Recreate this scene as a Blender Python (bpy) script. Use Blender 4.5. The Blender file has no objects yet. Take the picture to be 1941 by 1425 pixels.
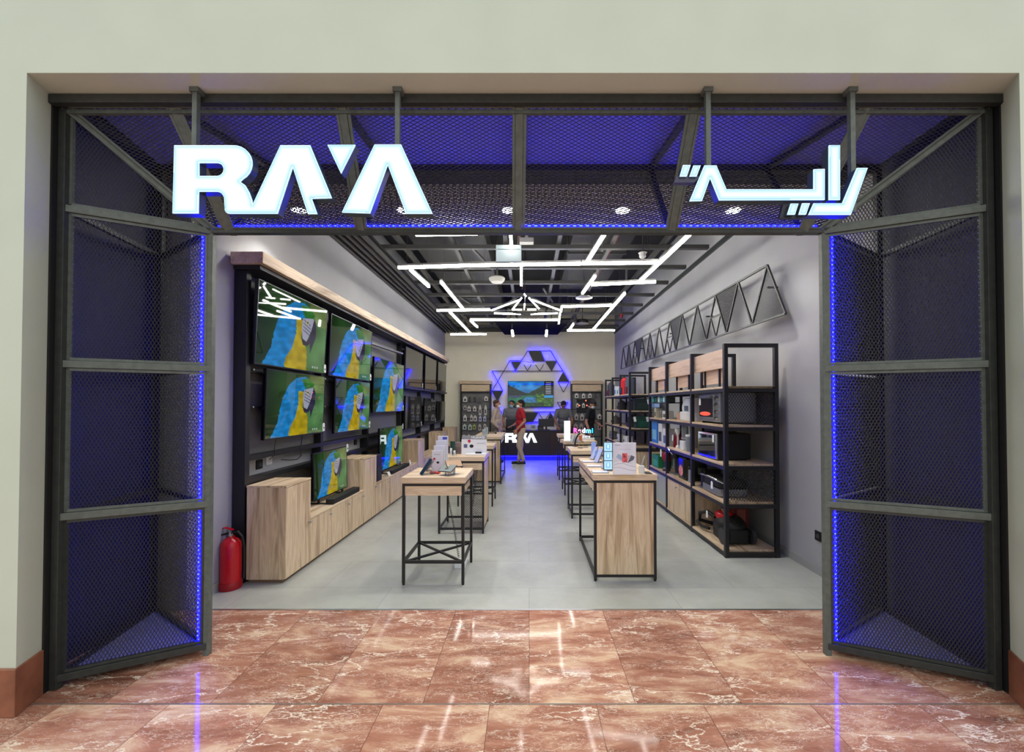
import bpy, math, random
import numpy as np
from math import sin, cos, pi, radians, tan, atan2, sqrt
from mathutils import Vector, Matrix
from mathutils.geometry import tessellate_polygon
random.seed(7); rng = np.random.default_rng(7)
sc = bpy.context.scene
COL = sc.collection

# ---------------------------------------------------------------- camera, world, exposure
FPX, CX, CY, TH, EYE = 775.0, 1003.0, 755.5, radians(0.85), 1.6
cam = bpy.data.cameras.new('camera'); cam_o = bpy.data.objects.new('camera', cam); COL.objects.link(cam_o)
cam.sensor_width = 36; cam.lens = 36 * FPX / 1941
cam.shift_x = -(CX - 970.5) / 1941; cam.shift_y = (CY - 712.5) / 1941
cam.clip_start = 0.05; cam.clip_end = 100
cam_o.location = (0, 0, EYE); cam_o.rotation_euler = (radians(90) + TH, 0, 0)
sc.camera = cam_o
sc.view_settings.view_transform = 'Standard'; sc.view_settings.look = 'None'
sc.view_settings.gamma = 1; sc.view_settings.use_curve_mapping = False
sc.view_settings.exposure = 0.0
w = bpy.data.worlds.new('world'); sc.world = w; w.use_nodes = True
nt = w.node_tree; bg = nt.nodes['Background']
tc = nt.nodes.new('ShaderNodeTexCoord'); sp = nt.nodes.new('ShaderNodeSeparateXYZ'); cr = nt.nodes.new('ShaderNodeValToRGB')
nt.links.new(tc.outputs['Generated'], sp.inputs[0])
mr = nt.nodes.new('ShaderNodeMapRange'); mr.inputs[1].default_value = -1; mr.inputs[2].default_value = 1
nt.links.new(sp.outputs['Z'], mr.inputs[0]); nt.links.new(mr.outputs[0], cr.inputs[0])
cr.color_ramp.elements[0].position = 0.35; cr.color_ramp.elements[0].color = (0.42, 0.41, 0.38, 1)
cr.color_ramp.elements[1].position = 0.9; cr.color_ramp.elements[1].color = (0.95, 1.0, 0.93, 1)
nt.links.new(cr.outputs[0], bg.inputs[0]); bg.inputs[1].default_value = 1.4
sc.cycles.use_denoising = True
sc.cycles.max_bounces = 6; sc.cycles.diffuse_bounces = 3; sc.cycles.glossy_bounces = 3
sc.cycles.transmission_bounces = 4; sc.cycles.transparent_max_bounces = 6
sc.cycles.sample_clamp_indirect = 4; sc.cycles.caustics_reflective = False; sc.cycles.caustics_refractive = False
sc.cycles.use_light_tree = True

# ---------------------------------------------------------------- measuring helpers (photograph pixel -> place in the room)
def _ray(x, y):
    a = (x - CX) / FPX; b = (CY - y) / FPX
    return (a, cos(TH) - b * sin(TH), sin(TH) + b * cos(TH))
def aZ(x, y, z=0.0):
    r = _ray(x, y); t = (z - EYE) / r[2]; return Vector((r[0] * t, r[1] * t, z))
def aY(x, y, Y):
    r = _ray(x, y); t = Y / r[1]; return Vector((r[0] * t, Y, EYE + r[2] * t))
def aX(x, y, X):
    r = _ray(x, y); t = X / r[0]; return Vector((X, r[1] * t, EYE + r[2] * t))

# ---------------------------------------------------------------- materials
def lin(c):
    return tuple((v / 12.92 if v <= 0.04045 else ((v + 0.055) / 1.055) ** 2.4) for v in [x / 255 for x in c])
def newmat(name):
    m = bpy.data.materials.new(name); m.use_nodes = True
    return m, m.node_tree, m.node_tree.nodes['Principled BSDF']
def mat(name, rgb, rough=0.5, metal=0.0, spec=0.5, noise=0.0, nscale=20, emit=None, es=0.0, trans=0, alpha=1, bump=0.0):
    m, t, b = newmat(name); c = lin(rgb)
    b.inputs['Base Color'].default_value = (*c, 1); b.inputs['Roughness'].default_value = rough
    b.inputs['Metallic'].default_value = metal; b.inputs['Specular IOR Level'].default_value = spec
    b.inputs['Transmission Weight'].default_value = trans; b.inputs['Alpha'].default_value = alpha
    if emit: b.inputs['Emission Color'].default_value = (*emit, 1); b.inputs['Emission Strength'].default_value = es
    if noise or bump:
        tcn = t.nodes.new('ShaderNodeTexCoord'); n = t.nodes.new('ShaderNodeTexNoise'); n.inputs['Scale'].default_value = nscale
        n.inputs['Detail'].default_value = 5; t.links.new(tcn.outputs['Object'], n.inputs['Vector'])
        if noise:
            r = t.nodes.new('ShaderNodeValToRGB')
            r.color_ramp.elements[0].position = 0.3; r.color_ramp.elements[1].position = 0.7
            r.color_ramp.elements[0].color = (*[max(0, v * (1 - noise)) for v in c], 1); r.color_ramp.elements[1].color = (*[min(1, v * (1 + noise)) for v in c], 1)
            t.links.new(n.outputs['Fac'], r.inputs[0]); t.links.new(r.outputs[0], b.inputs['Base Color'])
        if bump:
            bp = t.nodes.new('ShaderNodeBump'); bp.inputs['Strength'].default_value = bump; bp.inputs['Distance'].default_value = 0.01
            t.links.new(n.outputs['Fac'], bp.inputs['Height']); t.links.new(bp.outputs[0], b.inputs['Normal'])
    return m
def wood(name, along, cols, seed=0.0, rough=0.45):
    m, t, b = newmat(name)
    tcn = t.nodes.new('ShaderNodeTexCoord'); mp = t.nodes.new('ShaderNodeMapping')
    sc3 = [9.0, 9.0, 9.0]; sc3[along] = 0.7
    mp.inputs['Scale'].default_value = sc3; mp.inputs['Location'].default_value = (seed, seed * 1.7, seed * .6)
    t.links.new(tcn.outputs['Object'], mp.inputs[0])
    n = t.nodes.new('ShaderNodeTexNoise'); n.inputs['Scale'].default_value = 1.6; n.inputs['Detail'].default_value = 4; n.inputs['Roughness'].default_value = .55; n.inputs['Distortion'].default_value = 0.9
    t.links.new(mp.outputs[0], n.inputs['Vector'])
    mp2 = t.nodes.new('ShaderNodeMapping'); s2 = [70.0, 70.0, 70.0]; s2[along] = 2.0; mp2.inputs['Scale'].default_value = s2
    t.links.new(tcn.outputs['Object'], mp2.inputs[0])
    n2 = t.nodes.new('ShaderNodeTexNoise'); n2.inputs['Scale'].default_value = 1.0; n2.inputs['Detail'].default_value = 3
    t.links.new(mp2.outputs[0], n2.inputs['Vector'])
    mx = t.nodes.new('ShaderNodeMath'); mx.operation = 'MULTIPLY_ADD'; mx.inputs[1].default_value = 0.22
    t.links.new(n2.outputs['Fac'], mx.inputs[0]); t.links.new(n.outputs['Fac'], mx.inputs[2])
    r = t.nodes.new('ShaderNodeValToRGB'); e = r.color_ramp.elements
    e[0].position = 0.40; e[0].color = (*lin(cols[0]), 1); e[1].position = 0.80; e[1].color = (*lin(cols[2]), 1)
    k = e.new(0.57); k.color = (*lin(cols[1]), 1); k = e.new(0.66); k.color = (*lin(cols[2]), 1); k = e.new(0.72); k.color = (*lin(cols[1]), 1)
    t.links.new(mx.outputs[0], r.inputs[0]); t.links.new(r.outputs[0], b.inputs['Base Color'])
    b.inputs['Roughness'].default_value = rough
    return m
WC = [(164, 136, 106), (207, 181, 148), (226, 204, 172)]
WOODZ = wood('oak_upright', 2, WC); WOODY = wood('oak_depth', 1, WC, 3.1); WOODX = wood('oak_cross', 0, WC, 5.2)
WOODP = wood('oak_board', 1, [(184, 152, 130), (208, 178, 156), (220, 192, 170)], 8.8)
BLACK = mat('black_steel', (24, 24, 27), 0.45, noise=.15)
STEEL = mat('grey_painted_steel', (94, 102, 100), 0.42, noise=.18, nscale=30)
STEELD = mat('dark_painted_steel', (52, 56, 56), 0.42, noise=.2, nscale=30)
MESHM = mat('expanded_metal', (40, 40, 46), 0.5)
MESHB = mat('black_expanded_metal', (40, 40, 42), 0.5)
BLK = mat('matte_black', (14, 14, 15), 0.55)
GLOSSB = mat('gloss_black', (10, 10, 11), 0.15)
PLAST = mat('white_plastic', (225, 227, 228), 0.35)
CARD = mat('white_card', (232, 234, 236), 0.6)
GREYP = mat('grey_plastic', (140, 142, 144), 0.4)
SILVER = mat('brushed_silver', (190, 192, 196), 0.28, metal=.9)
CHROME = mat('chrome', (215, 215, 218), 0.12, metal=1)
BLUELED = mat('blue_led', (20, 20, 120), 0.5, emit=(0.0006, 0.0004, 1.0), es=140)
BLUEDOT = mat('blue_led_chip', (60, 60, 255), 0.5, emit=(0.002, 0.004, 1.0), es=140)
LEDW = mat('white_diffuser', (255, 255, 255), 0.5, emit=(1.0, 0.975, 0.90), es=30)
SIGNW = mat('sign_face', (255, 255, 255), 0.4, emit=(0.80, 0.97, 1.0), es=2.6)
SIGNW2 = mat('counter_sign_face', (255, 255, 255), 0.4, emit=(0.85, 0.97, 1.0), es=3)
SIGNE = mat('sign_return', (52, 66, 74), 0.4)
PINKG = mat('rubber_glass', (180, 180, 180), 0.2)
GLASS = mat('clear_acrylic', (235, 240, 242), 0.08, trans=0.9, alpha=1)
M = {}
def cm(rgb, rough=.5, **k):
    key = (rgb, rough, tuple(sorted(k.items())))
    if key not in M: M[key] = mat('paint_%d_%d_%d' % rgb, rgb, rough, **k)
    return M[key]

# ---------------------------------------------------------------- mesh builder
LOC = {}
class MB:
    def __init__(s): s.v = []; s.f = []
    def add(s, vs, fs):
        n = len(s.v); s.v += [tuple(v) for v in vs]; s.f += [tuple(i + n for i in f) for f in fs]; return s
    def box(s, x0, x1, y0, y1, z0, z1):
        v = [(x, y, z) for z in (z0, z1) for y in (y0, y1) for x in (x0, x1)]
        return s.add(v, [(0, 2, 3, 1), (4, 5, 7, 6), (0, 1, 5, 4), (2, 6, 7, 3), (0, 4, 6, 2), (1, 3, 7, 5)])
    def rbox(s, x0, x1, y0, y1, z0, z1, r=.01, seg=3):
        # box rounded round its vertical edges
        pts = []
        for cx, cy, a0 in ((x1 - r, y1 - r, 0), (x0 + r, y1 - r, 90), (x0 + r, y0 + r, 180), (x1 - r, y0 + r, 270)):
            for k in range(seg + 1):
                a = radians(a0 + 90 * k / seg); pts.append((cx + r * cos(a), cy + r * sin(a)))
        n = len(pts); v = [(x, y, z0) for x, y in pts] + [(x, y, z1) for x, y in pts]
        f = [tuple(range(n - 1, -1, -1)), tuple(range(n, 2 * n))] + [(i, (i + 1) % n, n + (i + 1) % n, n + i) for i in range(n)]
        return s.add(v, f)
    def bar(s, p, q, w, h=None, up=(0, 0, 1)):
        h = h or w; p = Vector(p); q = Vector(q); d = (q - p).normalized(); u = Vector(up)
        if abs(d.dot(u)) > .98: u = Vector((0, 1, 0))
        a = d.cross(u).normalized(); b = a.cross(d).normalized()
        v = [c + a * sx * w / 2 + b * sy * h / 2 for c in (p, q) for sx, sy in ((-1, -1), (1, -1), (1, 1), (-1, 1))]
        return s.add(v, [(3, 2, 1, 0), (4, 5, 6, 7), (0, 1, 5, 4), (1, 2, 6, 5), (2, 3, 7, 6), (3, 0, 4, 7)])
    def tube(s, pts, r, n=8, caps=True):
        pts = [Vector(p) for p in pts]; rs = r if isinstance(r, (list, tuple)) else [r] * len(pts)
        base = len(s.v); prev = None
        for i, p in enumerate(pts):
            d = (pts[min(i + 1, len(pts) - 1)] - pts[max(i - 1, 0)])
            if d.length < 1e-9: d = Vector((0, 0, 1))
            d.normalize()
            if prev is None:
                u = Vector((0, 0, 1)) if abs(d.z) < .9 else Vector((1, 0, 0))
            else: u = prev
            a = (u - d * u.dot(d)).normalized(); prev = a; b = d.cross(a)
            for k in range(n):
                t = 2 * pi * k / n; s.v.append(tuple(p + (a * cos(t) + b * sin(t)) * rs[i]))
        for i in range(len(pts) - 1):
            for k in range(n):
                k2 = (k + 1) % n
                s.f.append((base + i * n + k, base + i * n + k2, base + (i + 1) * n + k2, base + (i + 1) * n + k))
        if caps:
            s.f.append(tuple(base + k for k in range(n - 1, -1, -1))); e = base + (len(pts) - 1) * n
            s.f.append(tuple(e + k for k in range(n)))
        return s
    def cyl(s, p, q, r, n=16, r2=None): return s.tube([p, q], [r, r if r2 is None else r2], n)
    def lathe(s, c, prof, n=20, axis=2):
        # prof: list of (radius, height)
        base = len(s.v); c = Vector(c)
        for r, h in prof:
            for k in range(n):
                t = 2 * pi * k / n; o = [0, 0, 0]; a, b = [(1, 2), (2, 0), (0, 1)][axis]
                o[a] = r * cos(t); o[b] = r * sin(t); o[axis] = h; s.v.append(tuple(c + Vector(o)))
        for i in range(len(prof) - 1):
            for k in range(n):
                k2 = (k + 1) % n
                s.f.append((base + i * n + k, base + i * n + k2, base + (i + 1) * n + k2, base + (i + 1) * n + k))
        s.f.append(tuple(base + k for k in range(n - 1, -1, -1))); e = base + (len(prof) - 1) * n
        s.f.append(tuple(e + k for k in range(n)))
        return s
    def ell(s, c, rx, ry, rz, n=14, m=9, rot=None):
        base = len(s.v); c = Vector(c); R = rot or Matrix.Identity(3)
        for i in range(1, m):
            ph = pi * i / m
            for k in range(n):
                t = 2 * pi * k / n
                s.v.append(tuple(c + R @ Vector((rx * sin(ph) * cos(t), ry * sin(ph) * sin(t), -rz * cos(ph)))))
        s.v.append(tuple(c + R @ Vector((0, 0, -rz)))); s.v.append(tuple(c + R @ Vector((0, 0, rz)))); b0 = base + (m - 1) * n
        for i in range(m - 2):
            for k in range(n):
                k2 = (k + 1) % n; s.f.append((base + i * n + k, base + i * n + k2, base + (i + 1) * n + k2, base + (i + 1) * n + k))
        for k in range(n):
            k2 = (k + 1) % n
            s.f.append((b0, base + k2, base + k)); s.f.append((b0 + 1, base + (m - 2) * n + k, base + (m - 2) * n + k2))
        return s
    def prism(s, loops, O, U, V, d):
        # loops (outer, holes...) in 2D, extruded by vector d from plane O + x*U + y*V
        O, U, V, d = Vector(O), Vector(U), Vector(V), Vector(d)
        if not isinstance(loops[0][0], (tuple, list)): loops = [loops]
        flat = [p for l in loops for p in l]; n = len(flat)
        tri = tessellate_polygon([[Vector((p[0], p[1], 0)) for p in l] for l in loops])
        vs = [O + U * p[0] + V * p[1] for p in flat]; vs += [v + d for v in vs]
        fs = []
        for t in tri:
            fs.append(tuple(t)); fs.append(tuple(n + i for i in reversed(t)))
        k = 0
        for l in loops:
            m = len(l)
            for i in range(m): a, b = k + i, k + (i + 1) % m; fs.append((a, b, n + b, n + a))
            k += m
        return s.add(vs, fs)
    def obj(s, name, m, parent=None, bevel=0, smooth=False, local=False):
        me = bpy.data.meshes.new(name)
        v = s.v
        if parent is not None and not local:
            inv = LOC[parent.name].inverted(); v = [tuple(inv @ Vector(p)) for p in v]
        me.from_pydata(v, [], s.f); me.update()
        if isinstance(m, (list, tuple)):
            for k in m: me.materials.append(k)
        else: me.materials.append(m)
        o = bpy.data.objects.new(name, me); COL.objects.link(o)
        import bmesh
        b = bmesh.new(); b.from_mesh(me); bmesh.ops.recalc_face_normals(b, faces=b.faces); b.to_mesh(me); b.free()
        if smooth:
            for p in me.polygons: p.use_smooth = True
            try: me.set_sharp_from_angle(angle=radians(35))
            except Exception: pass
        if bevel:
            bv = o.modifiers.new('bevel', 'BEVEL'); bv.width = bevel; bv.segments = 2; bv.limit_method = 'ANGLE'; bv.angle_limit = radians(40)
        if parent is not None:
            o.parent = parent; LOC[o.name] = LOC[parent.name]
        else: LOC[o.name] = Matrix.Identity(4)
        return o
def tag(o, label, cat, group=None, kind=None):
    o['label'] = label; o['category'] = cat
    if group: o['group'] = group
    if kind: o['kind'] = kind
    return o
def origin(o, p):
    # move a top-level mesh's origin to p without moving its shape
    p = Vector(p); o.data.transform(Matrix.Translation(-p)); o.location = p; LOC[o.name] = Matrix.Translation(p); return o
def thing(name, label, cat, loc=(0, 0, 0), rotz=0, group=None, scale=None):
    o = bpy.data.objects.new(name, None); o.empty_display_size = .1; COL.objects.link(o)
    o.location = loc; o.rotation_euler = (0, 0, rotz)
    LOC[o.name] = Matrix.Translation(Vector(loc)) @ Matrix.Rotation(rotz, 4, 'Z')
    return tag(o, label, cat, group)
def dup(root, loc, rotz=None, label=None, group=None):
    r = root.copy(); COL.objects.link(r); r.location = loc
    if rotz is not None: r.rotation_euler = (0, 0, rotz)
    if label: r['label'] = label
    if group: r['group'] = group
    LOC[r.name] = Matrix.Translation(Vector(loc)) @ Matrix.Rotation(rotz or 0, 4, 'Z')
    for ch in list(root.children):
        c = ch.copy(); COL.objects.link(c); c.parent = r
        for g in list(ch.children):
            d = g.copy(); COL.objects.link(d); d.parent = c
    return r
def struct(name, mb, m, **k):
    o = mb.obj(name, m, **k); o['kind'] = 'structure'; return o

def inpoly(x, y, poly):
    x = np.asarray(x); y = np.asarray(y); c = np.zeros(x.shape, bool); n = len(poly)
    for i in range(n):
        x1, y1 = poly[i]; x2, y2 = poly[(i + 1) % n]
        if y1 == y2: continue
        t = ((y1 > y) != (y2 > y)) & (x < (x2 - x1) * (y - y1) / (y2 - y1) + x1); c ^= t
    return c
def lattice(name, O, U, V, poly, du, dv, m, parent, wd=.0035, th=.003):
    # expanded metal: one real strand for each side of each diamond
    O, U, V = Vector(O), Vector(U).normalized(), Vector(V).normalized(); N = U.cross(V)
    px_ = [p[0] for p in poly]; py_ = [p[1] for p in poly]
    I = np.arange(int(min(px_) / du) - 1, int(max(px_) / du) + 2); J = np.arange(int(min(py_) / dv) - 1, int(max(py_) / dv) + 2)
    gi, gj = np.meshgrid(I, J); gi = gi.ravel(); gj = gj.ravel(); segs = []
    for ox, oy, sx in ((0, 0, 1), (0, 0, -1), (.5, .5, 1), (.5, .5, -1)):
        a = np.stack([(gi + ox) * du, (gj + oy) * dv], 1); b = np.stack([(gi + ox + sx * .5) * du, (gj + oy + .5) * dv], 1); segs.append(np.concatenate([a, b], 1))
    S = np.concatenate(segs); mx = (S[:, 0] + S[:, 2]) / 2; my = (S[:, 1] + S[:, 3]) / 2
    S = S[inpoly(mx, my, poly)]
    a = S[:, :2]; b = S[:, 2:]; d = b - a; d /= np.linalg.norm(d, axis=1)[:, None]; nrm = np.stack([-d[:, 1], d[:, 0]], 1) * wd / 2
    Ua, Va, Na, Oa = [np.array(k) for k in (U, V, N, O)]
    def P(q, k): return Oa + q[:, :1] * Ua + q[:, 1:] * Va + k * Na
    vs = np.stack([P(a - nrm, th / 2), P(a + nrm, -th / 2), P(b + nrm, -th / 2), P(b - nrm, th / 2),
                   P(a - nrm, -th / 2 + .0), P(a + nrm, -th - .0005), P(b + nrm, -th - .0005), P(b - nrm, -th / 2)], 1).reshape(-1, 3)
    n = len(S); base = np.arange(n)[:, None] * 8
    fs = np.concatenate([base + np.array(k) for k in ((0, 1, 2, 3), (7, 6, 5, 4), (0, 3, 7, 4), (1, 5, 6, 2))], 0)
    inv = np.array(LOC[parent.name].inverted()); vs = vs @ inv[:3, :3].T + inv[:3, 3]
    me = bpy.data.meshes.new(name); me.vertices.add(len(vs)); me.vertices.foreach_set('co', vs.astype(np.float32).ravel())
    me.loops.add(fs.size); me.loops.foreach_set('vertex_index', fs.astype(np.int32).ravel())
    me.polygons.add(len(fs)); me.polygons.foreach_set('loop_start', (np.arange(len(fs)) * 4).astype(np.int32))
    me.update(calc_edges=True); me.materials.append(m)
    o = bpy.data.objects.new(name, me); COL.objects.link(o); o.parent = parent; LOC[o.name] = LOC[parent.name]
    return o


# ---------------------------------------------------------------- picture surfaces (screens, posters) as coloured grids
def attrmat(name, emit, rough=.1, spec=.5):
    m, t, b = newmat(name); a = t.nodes.new('ShaderNodeAttribute'); a.attribute_name = 'Col'
    b.inputs['Roughness'].default_value = rough; b.inputs['Specular IOR Level'].default_value = spec
    if emit:
        b.inputs['Base Color'].default_value = (.004, .004, .004, 1)
        t.links.new(a.outputs['Color'], b.inputs['Emission Color']); b.inputs['Emission Strength'].default_value = emit
    else: t.links.new(a.outputs['Color'], b.inputs['Base Color'])
    return m
SCREEN = attrmat('lit_screen', .62, .02, .8); PRINT = attrmat('printed_face', 0, .4); BACKLIT = attrmat('backlit_print', 2.0, .2)
def picture(fn, nx, ny, key):
    # unit picture in local x (0..1) and z (0..1), facing -y
    u, v = np.meshgrid((np.arange(nx) + .5) / nx, (np.arange(ny) + .5) / ny); c = np.clip(fn(u, v), 0, 255) / 255.
    c = np.where(c <= .04045, c / 12.92, ((c + .055) / 1.055) ** 2.4)
    gx, gz = np.meshgrid(np.arange(nx + 1) / nx, np.arange(ny + 1) / ny)
    vs = np.stack([gx.ravel(), gx.ravel() * 0, gz.ravel()], 1)
    i = np.arange(nx)[None, :] + np.arange(ny)[:, None] * (nx + 1); i = i.ravel()
    fs = np.stack([i, i + 1, i + nx + 2, i + nx + 1], 1)
    me = bpy.data.meshes.new(key); me.from_pydata(vs.tolist(), [], fs.tolist())
    at = me.color_attributes.new('Col', 'FLOAT_COLOR', 'CORNER')
    col = np.concatenate([c.reshape(-1, 3), np.ones((nx * ny, 1))], 1); at.data.foreach_set('color', np.repeat(col, 4, 0).astype(np.float32).ravel())
    me.update(); return me
def put_picture(name, me, m, parent, M4, w_, h_):
    if len(me.materials) == 0: me.materials.append(m)
    o = bpy.data.objects.new(name, me); COL.objects.link(o); o.parent = parent
    o.matrix_local = LOC[parent.name].inverted() @ M4 @ Matrix.Diagonal((w_, 1, h_, 1)); LOC[o.name] = LOC[parent.name]
    return o
def vnoise(u, v, s, seed=0, sy=None):
    g = np.random.default_rng(seed).random((65, 65)); x = (u * s) % 64; y = (v * (sy or s)) % 64; i = x.astype(int); j = y.astype(int); fx = x - i; fy = y - j
    fx = fx * fx * (3 - 2 * fx); fy = fy * fy * (3 - 2 * fy)
    return (g[j, i] * (1 - fx) + g[j, i + 1] * fx) * (1 - fy) + (g[j + 1, i] * (1 - fx) + g[j + 1, i + 1] * fx) * fy
def setc(c, mask, col, mod=None):
    col = np.array(col, float); k = col[None, :] * (1 if mod is None else mod[mask][:, None]); c[mask] = k
def parrot(u, v):
    c = np.zeros(u.shape + (3,)); g = u[..., None]
    n = vnoise(u, v, 5, 1)[..., None]
    c[:] = (1 - g) * np.array([22, 50, 14]) + g * np.array([92, 142, 88]); c *= .75 + .5 * n
    c += ((u > .7) & (v > .7))[..., None] * np.array([40, 18, 10.])
    fe = .84 + .3 * vnoise(u * 1.2 + v * .5, v - u * .3, 13, 3, 22)
    w_ = .012 * (vnoise(u, v, 30, 5) - .5) * 2; uu = u + w_; vv = v + w_
    setc(c, inpoly(uu, vv, [(.07, -.01), (.16, .2), (.2, .4), (.24, .6), (.33, .80), (.46, .93), (.6, .96), (.7, .93), (.78, .83), (.76, .74), (.58, .74), (.52, .4), (.4, .12), (.42, -.01)]), (28, 140, 214), fe)
    setc(c, inpoly(uu, vv, [(.56, .92), (.7, .94), (.78, .84), (.77, .74), (.64, .76), (.58, .84)]), (60, 130, 56), fe)
    setc(c, inpoly(uu, vv, [(.5, .72), (.6, .7), (.58, .45), (.65, .32), (.69, .2), (.68, -.01), (.36, -.01), (.36, .12), (.45, .28), (.5, .5)]), (192, 168, 18), .84 + .3 * vnoise(u, v, 14, 9))
    setc(c, inpoly(u, v, [(.59, .74), (.76, .79), (.8, .7), (.72, .56), (.66, .4), (.6, .45), (.58, .58)]), (176, 178, 200))
    for k in range(4): setc(c, (np.abs(v - .7 + .05 * k + (u - .66) * .5) < .006) & (u > .6) & (u < .72), (60, 60, 90))
    setc(c, inpoly(u, v, [(.78, .8), (.82, .7), (.82, .52), (.77, .38), (.73, .26), (.72, .4), (.68, .36), (.61, .36), (.58, .46), (.62, .44), (.66, .42), (.71, .5), (.75, .66)]), (52, 48, 78), .8 + .4 * vnoise(u, v, 12, 11))
    setc(c, (u - .67) ** 2 + ((v - .7) * .6) ** 2 < .0003, (235, 225, 120)); setc(c, (u - .67) ** 2 + ((v - .7) * .6) ** 2 < .0001, (10, 10, 10))
    for x0 in (.78, .82, .86): setc(c, (u > x0) & (u < x0 + .022) & (v > .045) & (v < .085) & ~((u > x0 + .007) & (u < x0 + .015) & (v < .07) & (v > .055)), (200, 215, 205))
    return c
def lake(u, v):
    c = np.zeros(u.shape + (3,)); n = vnoise(u, v, 8, 21)[..., None]; n2 = vnoise(u, v, 26, 22)[..., None]
    c[:] = np.array([40, 150, 235]) * (.7 + .5 * n)
    hl = .84 - .45 * np.minimum(1, u / .55) + .04 * vnoise(u, v, 14, 3); hr = .52 + .38 * np.clip((u - .45) / .4, 0, 1) + .03 * vnoise(u, v, 17, 4)
    setc(c, (v < hl) & (v > .42), (18, 40, 44), .7 + .6 * vnoise(u, v, 20, 8)); setc(c, (v < hr) & (v > .42) & (u > .4), (30, 60, 40), .7 + .6 * vnoise(u, v, 20, 9))
    m = v < .44; c[m] = (np.array([30, 120, 90]) * (.5 + n * .8))[m]; m = m & (v > .36) & (u < .3); c[m] = (60, 70, 110)
    m = (np.abs(u - .5) < .30 - .5 * v) & (v < .38); c[m] = (np.array([60, 150, 220]) * (.6 + .5 * n2))[m]
    m = (v < .5) & (u > .62) & (v > (.9 - u) * .7); c[m] = (np.array([90, 150, 50]) * (.4 + .9 * n2))[m]
    m = (v < .16) & (u < .8); c[m] = (np.array([36, 80, 36]) * (.5 + .8 * n2))[m]
    m = (u > .80); c[m] = (8, 12, 28)
    m = (u > .80) & (v > .45) & (((v * 14) % 1) < .35) & (u > .83) & (u < .95); c[m] = (200, 205, 215)
    m = (u > .80) & (v < .45) & (v > .34); c[m] = (60, 170, 240); m = (u > .80) & (v < .34); c[m] = (np.array([70, 120, 50]) * (.5 + .8 * n2))[m]
    return c
def greyshow(u, v):
    c = np.zeros(u.shape + (3,)); c[:] = (96, 98, 92); c += 10 * (vnoise(u, v, 3, 5)[..., None] - .5); return c
PIC = {'parrot': picture(parrot, 176, 100, 'parrot_picture'), 'lake': picture(lake, 160, 90, 'lake_picture')}
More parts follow.
